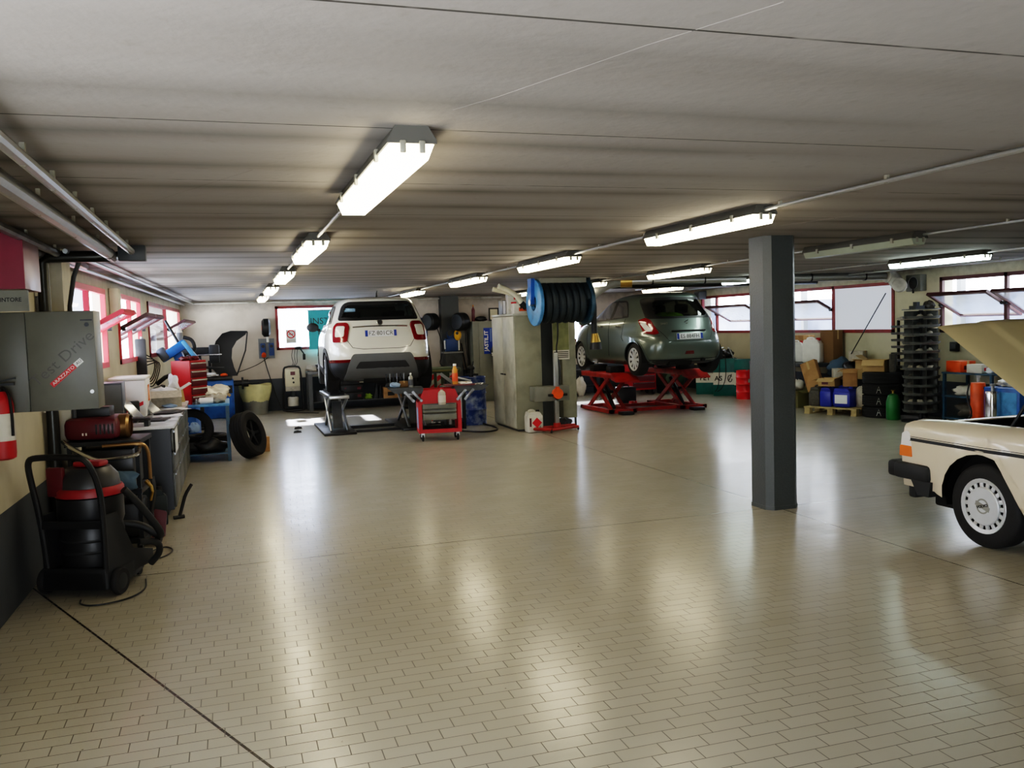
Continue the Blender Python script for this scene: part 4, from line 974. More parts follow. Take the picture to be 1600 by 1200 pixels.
p = [atz(x, y, .012) for x, y in ((190, 880), (215, 872), (255, 853), (273, 858), (262, 868), (232, 877), (200, 884))]
cable('thin black cable looping on the tiles right of the vacuum', p, .006)
p = [atz(x, y, .012) for x, y in ((228, 905), (229, 920), (205, 934), (170, 943), (140, 947), (124, 944), (126, 938))]
cable('black cable curling on the floor in front of the vacuum wheels', p, .006)

# red charger cart behind the vacuum
t = thing('charger_cart', 'workshop cart with a long dark red unit on top and chrome push handle', 'cart', (-.96, 7.75, 0), R(-6))
MB().bb(-.28, .26, -.16, .30, .10, .14).build('shelf', 'dark_metal', t); MB().bb(-.28, .26, -.16, .30, .50, .54).build('shelf', 'dark_metal', t)
for a, b in ((-.26, -.14), (.24, -.14), (-.26, .28), (.24, .28)): MB().bb(a-.015, a+.015, b-.015, b+.015, .1, .93).build('leg', 'dark_metal', t)
MB().bb(-.29, .27, -.17, .31, .9, .935).build('top_plate', 'black', t)
rb = MB().bb(-.30, .10, -.14, .26, .94, 1.12, .05).build('red_housing', 'dark_red', t)
for k in range(5): MB().bb(-.06+k*.03, -.048+k*.03, -.145, -.139, .99, 1.07).build('vent', 'black', rb)
MB().bb(-.16, -.15, -.146, -.139, .985, 1.005).bb(-.135, -.125, -.146, -.139, .985, 1.005).build('switch_light', 'white', rb)
MB().lathe([(.085, 0), (.1, .01), (.1, .07), (.085, .09)], axis='x', c=(.07, .06, 1.03), seg=24).build('end_ring', 'tan_metal', rb)
MB().tube([(-.30, -.16, .95), (-.26, -.2, .92), (-.06, -.30, .82), (.02, -.32, .80), (.22, -.30, .82), (.27, -.24, .83), (.27, -.18, .9)], .016, 10, smooth=2).build('push_handle', 'chrome', t)
MB().tube([(.0, -.22, .90), (.24, -.22, .91), (.31, -.20, .90), (.335, -.19, .82), (.335, -.19, .62)], .015, 10, smooth=2).build('bent_pipe', 'tan_metal', t)
MB().bb(-.22, .2, -.10, .26, .55, .86, .02).build('charger_body', 'grey_head', t)
MB().bb(-.2, .22, -.12, .26, .145, .42, .02).build('battery', 'black_plastic', t)
for k in range(3):
    b = V((.33, -.12+.03*k, .62)); MB().tube([b, b+V((.02, -.03, -.12)), b+V((-.03, .02, -.3)), b+V((-.02*k, -.02, -.46))], .012, 8, smooth=2).build('hanging_hose', 'hose_black', t)
for k in range(2): MB().tube([(.3, -.2+k*.05, .6), (.36, -.24, .55), (.33, -.2, .45)], .012, 8, smooth=1).build('clamp', 'brass', t)
for s_ in (-1, 1): MB().lathe([(0, -.02), (.07, -.02), (.085, 0), (.07, .02), (0, .02)], axis='x', seg=24, c=(s_*.3, .2, .087)).build('wheel', 'rubber', t); MB().bb(s_*.22-.02, s_*.22+.02, -.15, -.11, 0, .1).build('foot', 'dark_metal', t)
t = heap('grey-blue tarp bundle stuffed under the chrome handle', (-.94, 7.42, .54), (.40, .16, .2), 'blue_rag', 3, 'tarp_bundle', 'cloth')
o = MB().prism(rounded([(-.06, .0), (.05, .0), (.07, .22), (-.03, .25)], .02), -.02, .02, 'y').build('red_funnel_sheet', 'dark_red', loc=(-.66, 8.2, .0)); o.rotation_euler = (R(-12), 0, 0); o.name = 'leaning_sheet'; tag(o, 'red panel leaning beside the hanging hoses of the charger cart', 'panel')
carton('black box on the dark red unit of the charger cart', (-1.06, 7.84, 1.12), (.26, .16, .075), R(-6), 'black_plastic', name='black_case', cat='case', tape='dark_metal')
# dark can at the foot of the bench, with its bar
jerrycan('dark teal jerrycan on the floor against the bench end', tuple(atz(243, 824)+V((-.03, .09, 0))), (.26, .16, .36), R(12), 'hose_blue', 'black')
o = MB().tube([(0, 0, .02), (.03, .02, .12), (.06, .05, .22), (.12, .08, .31)], .016, 8, smooth=1).cyl((-.05, -.02, .015), (.04, .02, .015), .02).build('pry_handle', 'black', loc=(-.53, 8.95, 0)); tag(o, 'black bent lever standing by the corner of the bench', 'lever')

# long workbench with a steel top
BX0, BX1, BY0, BY1, BZ = -1.235, -.56, 9.12, 12.4, .885
t = thing('workbench', 'long workbench with pale steel top and grey drawer fronts along the left wall', 'workbench', (0, 0, 0))
mat('bench_top_reflect', 'e2e6ee', rough=.25, metal=0, dirt=('a9adb6', 5)); mat('bench_black', '14171b', rough=.4); mat('drawer_grey', '5a5d5c', rough=.4, dirt=('3f4140', 5))  # steel top paled: the windows' reflection is put into its colour
MB().bb(BX0, BX1+.02, BY0-.02, BY1, BZ-.03, BZ, .004).build('worktop', 'bench_top_reflect', t)
MB().bb(BX0, BX1-.02, BY0, BY1-.02, .06, BZ-.031).build('carcass', 'bench_black', t)
MB().bb(BX0+.05, BX1-.08, BY0+.05, BY1-.06, 0, .06).build('plinth', 'black', t)
for k in range(4):
    y0 = BY0+.03+k*.81
    for z0, z1 in ((.08, .42), (.43, .62), (.63, .84)):
        d_ = MB().bb(BX1-.02, BX1, y0, y0+.79, z0, z1, .004).build('drawer', 'drawer_grey', t)
        MB().bb(BX1, BX1+.012, y0+.05, y0+.74, z1-.035, z1-.015).build('handle', 'grey_metal', d_)
MB().bb(BX1+.013, BX1+.016, BY0+.10, BY0+.50, .60, .83).build('notice_sheet', 'paper', t)
# things on the bench
def bz(x, y): return atz(x, y, BZ)
mat('tower_grey', '4b4f57', rough=.4)
t = thing('computer_tower', 'grey computer tower on the bench beside the wall cabinet edge', 'computer', (-1.12, 9.46, BZ), R(2))
MB().bb(-.10, .10, -.05, .36, .0, .42, .008).build('case', 'tower_grey', t); MB().bb(-.09, .09, -.056, -.05, .02, .4).build('front_panel', 'mid_grey', t)
t = thing('parts_washer', 'white boxy unit with red stripe beside the computer tower', 'machine', (-1.10, 10.35, BZ), R(0))
MB().bb(-.14, .22, -.05, .55, 0, .40, .02).build('housing', 'tank_white', t); MB().bb(-.15, .23, -.06, .56, .40, .43, .01).build('lid', 'white', t); MB().prism([(-.13, .02), (-.05, .02), (.19, .13), (.19, .17)], -.054, -.0505, 'y').build('red_stripe', 'label_red', t)
MB().bb(.221, .224, .2, .4, .15, .33).build('side_label', 'amber', t)
t = thing('speaker', 'small black cube speaker in front of the white unit', 'speaker', (-.99, 10.15, BZ), R(8))
MB().bb(-.055, .055, 0, .12, 0, .18, .01).build('cabinet', 'black_plastic', t)
mb = MB(); mb.lathe([(.04, 0), (.03, .006), (0, .012)], axis='y', c=(0, -.004, .11), seg=20); mb.build('cone', 'clad_black', t)
t = thing('keyboard_tray', 'black raised tray standing on the near end of the bench', 'tray', (-.99, 9.22, BZ), R(-2))
MB().bb(-.22, .24, -.09, .11, .06, .085, .006).build('tray_board', 'black', t)
for a in (-.2, .2): MB().bb(a-.02, a+.02, -.08, .1, 0, .06).build('foot', 'black', t)
def laptop(label, loc, rz, lid='silver_print', tilt=32):
    t = thing('laptop', label, 'laptop', loc, rz, None)
    MB().bb(-.18, .18, -.125, .125, 0, .018, .004).build('base', 'black_plastic', t); MB().bb(-.16, .16, -.05, .11, .0182, .020).build('keyboard', 'clad_black', t)
    l_ = MB().bb(-.18, .18, 0, .012, 0, .25, .004).build('lid', lid, t, (0, .125, .018)); l_.rotation_euler = (R(-tilt), 0, 0)
    MB().bb(-.165, .165, -.001, 0, .015, .235).build('screen', 'screen', l_)
    return t
laptop('open laptop nearest the bench corner, lid tilted far back', (-.76, 9.72, BZ), R(84), 'silver_print', 38)
laptop('second open laptop further along the bench, behind the first', (-.67, 10.55, BZ), R(80), 'mid_grey', 45)
t = thing('tablet', 'dark tablet lying flat between the two laptops', 'tablet', tuple(bz(262, 643)), R(20)); MB().bb(-.14, .14, -.1, .1, 0, .014, .005).build('case', 'black_plastic', t); MB().bb(-.125, .125, -.088, .088, .014, .0155).build('screen', 'screen', t)
for i, (x, y, r_) in enumerate(((222, 660, 20), (238, 661, 75), (250, 657, 40), (268, 650, 10), (228, 655, 55), (278, 640, 30))):
    sheet_paper('loose paper sheet among the white papers on the steel bench top', tuple(bz(x, y)+V((0, 0, .001+.001*i))), R(r_), 'paper')
bottle('grey steel bottle standing behind the nearest laptop', tuple(bz(221, 641)), .045, .27, 'grey_metal', 'dark_metal', neck=.5)
heap('light blue glove lying on the bench edge', tuple(bz(265, 637)), (.16, .09, .05), 'rag', 4, 'glove', 'glove')
t = thing('paper_cup', 'clear pot stuffed with white rag on the far bench end', 'pot', (-.70, 12.12, BZ), 0); MB().lathe([(0, 0), (.055, 0), (.06, .2), (.052, .2), (.05, .01), (0, .01)], seg=20).build('pot', 'silver_print', t); MB().lump((0, 0, .12), (.13, .11, .22), .5, 8).build('rag', 'paper', t, ang=80)
o = MB().prism([(-.05, 0), (.05, 0), (.02, .2), (-.03, .19)], -.004, .004, 'y').build('cardboard_scrap', 'kraft', loc=(-.62, 12.22, BZ), rotz=R(20)); tag(o, 'folded kraft scrap beside the pot of rag', 'cardboard')
carton('tan carton near the wall in the middle of the bench', (-1.12, 11.15, BZ), (.2, .26, .24), R(5), 'cardboard')
carton('taller brown carton behind the tan one on the bench', (-1.1, 11.5, BZ), (.24, .24, .3), R(-8), 'cardboard_dark')
carton('low open grey-beige tray box in the middle of the bench', (-.78, 11.65, BZ), (.36, .4, .2), R(6), 'clutter_light', True)
heap('white tissue heap in the open tray box', (-.78, 11.65, BZ+.015), (.28, .3, .24), 'paper', 12, 'tissue_heap', 'paper')
t = thing('wire_basket', 'black wire letter tray leaning near the far bench end', 'tray', (-.98, 12.1, BZ), R(12)); mb = MB()
for k in range(6): mb.tube([(-.15+k*.06, -.1, .02+k*.02), (-.15+k*.06, .12, .02+k*.02)], .004, 5)
mb.tube([(-.16, -.1, .02), (.16, -.1, .13), (.16, .12, .13), (-.16, .12, .02)], .006, 6, True).tube([(-.16, -.1, .12), (.16, -.1, .23), (.16, .12, .23), (-.16, .12, .12)], .006, 6, True).build('wire_tray', 'black', t)
MB().bb(-.17, -.15, -.1, .12, 0, .13).bb(.15, .17, -.1, .12, 0, .24).build('side_plate', 'black', t)
t = thing('wall_post', 'slim pole with black tool gear fixed to the left wall behind the bench', 'stand', (-1.14, 13.2, 0)); MB().cyl((0, 0, 0), (0, 0, 1.75), .02).build('pole', 'galv', t); MB().bb(-.09, .05, -.05, .05, 1.2, 1.72, .02).build('gear_box', 'dark_grey', t)
for k in range(4): MB().tube([(.04, 0, 1.5-.05*k), (.16+.03*k, .05, 1.42), (.12, .1, 1.2-.06*k), (.02, 0, 1.1)], .008, 6, smooth=2).build('cable_loop', 'black', t)

# steel table with red drawer chest, tyres below
TX0, TX1, TY0, TY1, TZ = -.78, -.03, 12.72, 13.75, .80
t = table('work_table', 'blue-grey steel table crowded with plastic bags next to the long bench', 'table', ((TX0+TX1)/2, (TY0+TY1)/2, 0), (TX1-TX0, TY1-TY0, TZ), 0, 'light_blue', 'blue_steel', .045, (.12,))
t = thing('drawer_chest', 'red upright drawer chest with maroon drawers on the corner of the blue-grey table', 'tool chest', (-.56, 13.0, TZ), R(-42))
MB().bb(-.17, .17, -.13, .18, 0, .60, .006).build('cabinet', 'red', t)
for k in range(5):
    d_ = MB().bb(.17, .185, -.12, .17, .02+k*.115, .115+k*.115, .003).build('drawer', 'dark_red', t); MB().bb(.185, .20, -.11, .16, .095+k*.115, .11+k*.115).build('handle', 'dirty_white', d_)
for k in range(3): heap(['dark red rag on top of the drawer chest', 'crumpled maroon cloth on the drawer chest top', 'small dark rag at the back of the drawer chest top'][k], (-.6+.07*k, 12.95+.05*k, TZ+.602), (.12, .1, .06), 'dark_red', 20+k)
heap('large clear plastic bag heap on the blue-grey table', (-.26, 13.25, TZ), (.42, .5, .24), 'bag', 31, 'plastic_bag', 'bag'); heap('pale crumpled bag at the front of the blue-grey table', (-.2, 12.9, TZ), (.26, .18, .14), 'clutter_light', 33, 'plastic_bag', 'bag')
t = thing('filter', 'white cylindrical filter lying at the table front edge', 'filter', (-.33, 12.80, TZ+.045)); MB().cyl((-.09, 0, 0), (.09, 0, 0), .044, seg=20).build('canister', 'white', t); MB().cyl((.09, 0, 0), (.11, 0, 0), .03).cyl((-.11, 0, 0), (-.09, 0, 0), .03).build('end_cap', 'silver_print', t)
t = thing('disc_part', 'small round metal part lying beside the white filter', 'part', (-.46, 12.78, TZ)); MB().lathe([(0, 0), (.05, 0), (.05, .03), (.02, .03), (.02, .06), (0, .06)], seg=20).build('disc', 'grey_metal', t); MB().cyl((0, 0, .06), (0, 0, .075), .012).build('bolt', 'galv', t)
tyre('loose tyre standing upright under the blue-grey table', (-.55, 12.95, .44), (R(84), 0, R(8)), .29, .19); tyre('second tyre lying on the shelf under the blue-grey table', (-.36, 13.35, .23), (0, 0, 0), .29, .19)
heap('pale blue rag tucked into the tyre under the table', (-.50, 12.78, .42), (.14, .08, .14), 'rag', 44); heap('shiny black sacks piled under the blue-grey table', (-.32, 12.86, .122), (.45, .2, .2), 'black_plastic', 45, 'sack_pile', 'sack')
tyre('wheel with tyre leaning against the blue-grey table', (.20, 12.88, .335), (R(73), R(0), R(62)), .325, .22, 'dark_metal')
carton('brown carton on the floor behind the leaning wheel', (.38, 13.55, 0), (.2, .24, .22), R(15))
# tyre changer
t = thing('tyre_changer', 'blue tyre changing machine with tilted column by the left windows', 'machine', (-.84, 15.1, 0), R(-4))
MB().bb(-.24, .32, -.3, .35, .05, .72, .03).build('base_cabinet', 'blue', t); MB().bb(-.25, .35, -.32, .38, 0, .06).build('foot_plate', 'dark_grey', t)
mb = MB().lathe([(0, .72), (.1, .72), (.1, .80), (.3, .80), (.3, .84), (0, .84)], seg=30); 
for k in range(4): mb.box((math.cos(k*PI/2+.5)*.2, math.sin(k*PI/2+.5)*.2, .86), (.22, .06, .04), (0, 0, k*PI/2+.5))
mb.build('turntable', 'dark_metal', t)
MB().box((.16, .36, 1.05), (.15, .16, .95), (0, R(-20), 0), .02).build('column', 'blue', t)
MB().box((-.04, .30, 1.50), (.46, .16, .15), (0, R(-32), 0), .02).build('arm', 'blue', t)
MB().box((-.20, .30, 1.45), (.14, .2, .22), (0, R(-32), 0), .03).build('motor', 'tower_grey', t); MB().cyl((.05, .28, 1.62), (-.14, .28, 2.0), .022).build('lever', 'dark_metal', t)
MB().box((.24, .26, 1.47), (.07, .09, .46), (0, R(-34), 0), .015).build('press_arm', 'light_blue', t); MB().cyl((.36, .26, 1.30), (.42, .26, 1.22), .04).build('roller', 'black', t)
MB().tube([(.12, .3, 1.72), (.26, .3, 1.68), (.3, .3, 1.52), (.2, .3, 1.42)], .03, 10, smooth=2).build('grip', 'black', t)
MB().tube([(-.30, .1, .98), (-.12, .12, 1.12), (.04, .12, 1.10), (.08, .14, .9)], .035, 10, smooth=1).build('bead_arm', 'black', t)
# wheel balancer
t = thing('wheel_balancer', 'blue wheel balancer with big curved black wheel guard at the back left', 'machine', (-.30, 19.35, 0), 0)
MB().bb(-.42, .36, -.1, .45, 0, .80, .02).build('cabinet', 'blue', t); MB().bb(-.46, .34, -.14, .48, .80, .86, .02).build('weight_tray', 'black_plastic', t)
MB().prism([(.12, .62), (.16, .66), (.30, .48), (.26, .44)], -.106, -.1, 'y').build('cream_stripe', 'kraft', t); MB().bb(.19, .33, -.108, -.102, .52, .68).build('black_panel', 'black', t)
MB().cyl((.36, .15, .70), (.56, .15, .70), .05).cyl((.52, .15, .70), (.56, .15, .70), .13).cyl((.56, .15, .70), (.66, .15, .70), .075).cyl((.66, .15, .70), (.88, .15, .70), .02).build('shaft', 'dark_metal', t)
GO = [(387,517),(360,517),(347,521),(337,533),(331,552),(331,575),(345,590),(372,588)]; GI = [(366,575),(362,560),(363,545),(370,533),(384,523)]
def gp(q, Y=19.5): p = at(q[0], q[1], Y); return (p.x+.30, p.z)
MB().prism([gp(q) for q in GO+GI], .50, .53, 'y').build('guard_side', 'black_plastic', t)
mb = MB(); g = [gp(q) for q in GO]
for a, b in zip(g, g[1:-1]): mb.bm.faces.new([mb.bm.verts.new(p) for p in ((a[0], .0, a[1]), (b[0], .0, b[1]), (b[0], .52, b[1]), (a[0], .52, a[1]))])
bmesh.ops.remove_doubles(mb.bm, verts=mb.bm.verts, dist=1e-4); mb.build('wheel_guard', 'clad_black', t, ang=60)
g = [gp(q) for q in ((387,518),(384,548),(371,586))]; MB().tube([(a, .51, b) for a, b in g], .014, 8).build('guard_bar', 'black', t)
MB().cyl((-.1, .3, .86), (-.1, .3, 1.2), .03).build('guard_arm', 'black', t)
heap('white and orange wrappings on the balancer tray', (-.42, 19.42, .862), (.3, .24, .1), 'paper', 51, 'wrapping_heap', 'rags'); heap('orange rag on the balancer tray', (-.12, 19.45, .862), (.14, .12, .07), 'orange', 52)
t = thing('alignment_post', 'black post with clamp head and white-topped can by the balancer', 'stand', (-.55, 17.3, 0)); MB().cyl((0, 0, .04), (0, 0, 1.45), .06).build('post', 'black', t); MB().cyl((0, 0, 0), (0, 0, .04), .2, seg=24).build('base', 'black', t)
MB().bb(-.34, .36, -.06, .08, 1.36, 1.52, .02).bb(.2, .38, -.12, -.02, 1.22, 1.56, .02).cyl((-.1, -.08, 1.38), (.4, -.08, 1.38), .02).cyl((-.05, -.1, 1.16), (.45, -.1, 1.12), .025).build('clamp_head', 'black', t); MB().cyl((-.2, -.12, 1.38), (.42, -.12, 1.38), .011).cyl((-.2, -.1, 1.0), (.35, -.1, 1.0), .009).build('rod', 'chrome', t)
MB().lathe([(0, 1.5), (.055, 1.5), (.055, 1.8), (.04, 1.84), (0, 1.85)], c=(-.3, 0, 0), seg=16).build('can', 'mid_grey', t); MB().lathe([(.042, 1.80), (.058, 1.80), (.04, 1.87), (0, 1.88)], c=(-.3, 0, 0), seg=16).build('can_cap', 'white', t)
# yellow bagged bin
t = thing('waste_bin', 'grey bin lined with a translucent yellow bag at the back wall', 'bin', (.50, 19.85, 0)); MB().lathe([(0, 0), (.24, 0), (.29, .45), (.27, .45), (.22, .02), (0, .02)], seg=28).build('bin_body', 'silver_print', t)
mb = MB(); mb.grid(lambda u, v: ((.25+.08*math.sin(v*PI*.55)+.02*math.sin(u*40)*v)*math.cos(u*2*PI), (.25+.08*math.sin(v*PI*.55)+.02*math.cos(u*31)*v)*math.sin(u*2*PI), .22+.42*v+.02*math.sin(u*19)*v), 48, 8); mb.build('bin_bag', 'yellow_bag', t, ang=80)
# ================================================================ MIDDLE
# silver scissor lift below the white crossover: two towers on a dark floor frame
t = thing('scissor_lift', 'silver legged scissor lift holding up the white crossover', 'car lift', (0, 0, 0))
for k, x in enumerate((1.72, 3.05)):
    tw = MB().bb(x-.17, x+.17, 14.95, 16.6, .60, .655, .01).build('platform', 'steel', t); MB().bb(x-.12, x+.12, 15.2, 15.55, .655, .70).bb(x-.12, x+.12, 16.0, 16.35, .655, .70).bb(x-.12, x+.12, 15.5, 16.05, .655, .668).build('lift_pad', 'rubber', tw)
    for s_ in (-1, 1):
        MB().cyl((x+s_*.14, 15.05, .05), (x+s_*.12, 16.2, .62), .024).build('arm', 'steel', t); MB().cyl((x+s_*.10, 16.3, .05), (x+s_*.15, 15.1, .62), .024).build('arm', 'steel', t)
    MB().cyl((x-.15, 15.62, .33), (x+.15, 15.62, .33), .02).build('pivot_bar', 'dark_metal', t)
    MB().box((x, 15.35, .30), (.16, .05, .46), (R(-16), 0, 0)).build('cylinder_cover', 'dark_grey', t)
    MB().bb(x-.28, x+.26, 14.85, 16.75, 0, .045, .01).build('base_plate', 'black_plastic', t)
MB().bb(2.0, 2.80, 15.75, 15.86, .0, .05).build('cross_beam', 'black_plastic', t); MB().bb(2.0, 2.80, 15.1, 15.17, .0, .04).build('cross_beam', 'black_plastic', t)
# back workbench, with its load
t = table('back_workbench', 'grey workbench along the back wall behind the white crossover', 'workbench', (2.95, 19.93, 0), (2.7, .62, .87), 0, 'mid_grey', 'concrete_grey', .09, (.20,), .06)
bz2 = lambda x, y: None
t = thing('bucket', 'grey metal bucket on the low shelf of the back workbench', 'bucket', (1.93, 19.85, .20)); MB().lathe([(0, 0), (.13, 0), (.15, .22), (.155, .22), (.155, .23), (.14, .23), (.125, .01), (0, .01)], seg=24).build('pail', 'grey_metal', t); MB().tube([(-.15, 0, .2), (-.1, -.05, .25), (.1, -.05, .25), (.15, 0, .2)], .006, 6, smooth=2).build('bail', 'dark_metal', t)
for k in range(3): 
    b_ = thing('crate', ['bottom dark crate with red marks on the back bench shelf', 'middle dark crate with red marks on the back bench shelf', 'top dark crate with red marks on the back bench shelf'][k], 'crate', (2.55, 19.86, .20+.17*k), 0, 'dark crates under the back workbench'); MB().bb(-.24, .24, -.18, .18, 0, .165, .008).build('crate_body', 'black_plastic', b_)
    MB().bb(.12, .20, -.184, -.18, .06, .12).bb(-.16, -.12, -.184, -.18, .08, .11).build('red_mark', 'dark_red', b_)
heap('yellow and green cloth ball on the back bench shelf', (2.92, 19.80, .20), (.16, .14, .12), 'toy_green', 61)
t = thing('jack_wedges', 'pair of dark upright wedges on the shelf beside the brown carton', 'wedge', (3.14, 19.84, .20)); MB().prism([(-.10, 0), (.0, 0), (-.03, .33)], -.08, .08, 'y').build('wedge_plate', 'dark_grey', t); MB().prism([(.01, 0), (.11, 0), (.05, .30)], -.08, .08, 'y').build('wedge_plate', 'black', t)
carton('brown carton with a hand slot on the back bench shelf', (3.45, 19.82, .20), (.40, .36, .24), 0, 'cardboard', mark='black'); heap('grey cloth on top of the carton under the back bench', (3.44, 19.82, .442), (.2, .2, .1), 'clutter', 62)
t = thing('flat_case', 'pale long case fixed under the back bench top', 'case', (3.0, 19.68, .58)); MB().bb(-.28, .28, -.04, .14, 0, .17, .01).build('case_body', 'clutter_light', t); MB().bb(-.05, .05, -.045, -.04, .10, .13).build('latch', 'dark_metal', t)
MB().bb(-.24, -.22, .14, .3, .1, .225).bb(.22, .24, .14, .3, .1, .225).build('bracket', 'dark_metal', t)
heap('pale grease-stained rags on the left end of the back workbench', (1.75, 19.80, .87), (.34, .3, .14), 'clutter_light', 63)
t = thing('bench_vise', 'black vise on the left end of the back workbench', 'vise', (1.86, 19.72, .872)); MB().bb(-.06, .06, -.09, .09, 0, .1, .01).bb(-.07, .07, -.14, -.1, .06, .15).bb(-.07, .07, .0, .05, .06, .15).build('vise_body', 'black', t); MB().cyl((0, -.26, .08), (0, -.09, .08), .015).cyl((-.07, -.25, .08), (.07, -.25, .08), .008).build('screw', 'steel', t)
# back wall gear
t = thing('hose_reel', 'small black cable reel with orange disc on the back wall left of the window', 'reel', (.80, 20.16, 1.86)); MB().lathe([(0, -.09), (.15, -.09), (.2, -.05), (.2, .05), (.15, .09), (0, .09)], axis='x', seg=28).build('drum', 'black_plastic', t); MB().lathe([(0, -.095), (.06, -.095), (.06, -.09)], axis='x', seg=5).build('orange_disc', 'orange', t); MB().bb(-.04, .06, .1, .23, -.05, .19).build('bracket', 'black', t)
for k in range(2):
    t = thing('hose_reel', ['black hose reel on the back wall, left of the dark pillar', 'larger black hose reel on the back wall, right of the dark pillar'][k], 'reel', ((4.48, 5.13)[k], (20.1, 19.86)[k], (1.88, 1.86)[k])); r = (.2, .21)[k]
    t.rotation_euler = (0, 0, R(32)); MB().lathe([(0, -.13), (r*.8, -.13), (r, -.09), (r, .10), (r*.8, .14), (0, .14)], axis='x', seg=30).build('casing', 'black_plastic', t)
    MB().lathe([(0, .141), (r*.35, .141), (r*.35, .15), (0, .15)], axis='x', seg=20).build('hub', 'clad_grey', t); MB().bb(-.04, .04, r*.6, r*.9+.02, -.06, .06).build('bracket', 'dark_metal', t)
cable('thin black hose hanging from the left back-wall reel', [(4.62, 20.05, 1.72), (4.75, 20.1, 1.35), (4.72, 20.15, 1.05), (4.66, 20.15, .90), (4.78, 20.15, .82), (4.85, 20.15, .95)], .01, name='hose', cat='hose')
cable('thin black hose hanging left of the far dark locker', [(5.24, 19.86, 1.66), (5.26, 19.95, 1.3), (5.3, 19.9, .9), (5.32, 19.9, .5)], .009, name='hose', cat='hose')
t = thing('hoist_control', 'yellow hoist block hanging below the right back-wall reel', 'hoist', (5.06, 19.9, 1.56)); MB().ball((0, 0, 0), .11, (.8, .6, 1.2), 14).build('block', 'yellow', t); MB().cyl((0, 0, .12), (0, 0, .22), .012).build('hook', 'dark_metal', t); MB().cyl((-.03, -.07, .04), (-.03, -.06, .04), .035).build('lens', 'black', t)
t = thing('compressor_unit', 'blue filter unit on a shelf before the dark back pillar', 'machine', (4.93, 20.0, 1.18)); MB().bb(-.14, .14, -.08, .1, .0, .30, .02).bb(-.08, .1, -.06, .1, .30, .46, .02).build('housing', 'blue_dark', t); MB().cyl((.17, -.02, .02), (.17, -.02, .26), .022).cyl((-.16, -.02, .06), (-.16, -.02, .26), .02).build('filter_bowl', 'white', t); MB().cyl((-.05, -.09, .42), (-.05, -.06, .42), .06).build('gauge', 'black', t)
t = thing('wall_shelf', 'dark narrow cabinet standing under the blue filter unit', 'cabinet', (4.95, 20.0, 0)); MB().bb(-.2, .2, -.12, .14, 0, 1.14).build('carcass', 'dark_grey', t); MB().bb(-.24, .24, -.15, .15, 1.14, 1.178).build('shelf_board', 'mid_grey', t)
t = thing('wall_panel', 'blue board on the back wall behind the white crossover corner', 'panel', (4.25, 20.37, 1.55)); MB().bb(-.32, .2, -.02, .02, 0, .42).build('board', 'blue_dark', t); MB().bb(-.33, .21, -.024, .02, .42, .435).build('edge_strip', 'grey_metal', t)
t = thing('outlet_board', 'grey board with two blue socket boxes on the back wall', 'outlet', (.80, 20.37, 1.18)); MB().bb(-.17, .17, -.02, .02, 0, .44).build('board', 'mid_grey', t)
for x in (-.08, .1):
    o = MB().bb(x-.055, x+.055, -.09, -.02, .06, .34, .015).build('socket_box', 'blue_dark', t); MB().cyl((x, -.1, .27), (x, -.09, .27), .035).build('cover', 'black', o)
MB().cyl((-.07, -.11, .06), (-.07, -.06, .10), .05).build('red_plug', 'orange', t); MB().cyl((.03, -.05, .36), (.03, -.05, .62), .026).build('white_tube', 'white', t)
cable('black cable sagging across the back wall to the wheel balancer', [(.82, 20.3, 1.2), (.6, 20.3, 1.05), (.25, 20.2, .93), (.02, 19.9, .88)], .008); cable('black cable from the socket board down to the floor', [(.73, 20.27, 1.2), (.82, 20.2, .8), (.95, 20.1, .35), (1.05, 19.9, .02), (1.3, 19.6, .012), (1.75, 19.1, .012)], .011)
t = thing('control_cart', 'black framed stand with cream control box below the back window', 'cart', (1.30, 20.02, 0)); MB().tube([(-.22, -.06, .02), (-.2, 0, .55), (-.18, .03, .92), (-.14, .03, .99), (.14, .03, .99), (.18, .03, .92), (.2, 0, .55), (.22, -.06, .02)], .022, 8, smooth=1).build('frame', 'black', t); MB().bb(-.22, .22, -.12, .1, .02, .05).build('base', 'black', t)
bx = MB().bb(-.155, .155, -.06, .06, .55, .93, .008).build('control_box', 'cream', t); MB().bb(-.04, .06, -.066, -.06, .80, .88).build('display', 'dark_red', bx); MB().cyl((.01, -.075, .73), (.01, -.06, .73), .022).build('knob', 'black', bx); MB().cyl((.02, -.075, .64), (.02, -.06, .64), .022).build('knob', 'black', bx); MB().bb(-.155, .155, -.06, .06, .45, .548).build('lower_panel', 'clutter_light', bx)
MB().lathe([(0, .12), (.12, .12), (.12, .30), (.1, .32), (0, .32)], seg=20).build('canister', 'dirty_white', t); MB().cyl((0, -.02, .32), (0, -.02, .45), .05).build('motor', 'dark_grey', t)
for k in range(3): cable(['thin cable from window sill to the control stand, left strand', 'thin cable from window sill to the control stand, middle strand', 'thin cable from window sill to the control stand, right strand'][k], [(1.36+.05*k, 20.33, 1.36), (1.32+.06*k, 20.3, 1.2), (1.36+.04*k, 20.2, 1.05), (1.30+.03*k, 20.06, 1.0)], .006)
t = thing('cable_plug', 'black plug cluster hanging at the back window sill', 'plug', (1.60, 20.31, 1.22)); MB().bb(-.03, .03, -.03, .03, -.1, .03, .01).build('plug', 'black', t); MB().cyl((0, 0, .03), (-.08, .02, .16), .015).ball((-.12, 0, .17), .06, (1.4, .8, .6), 10, .2).build('coil', 'black', t)
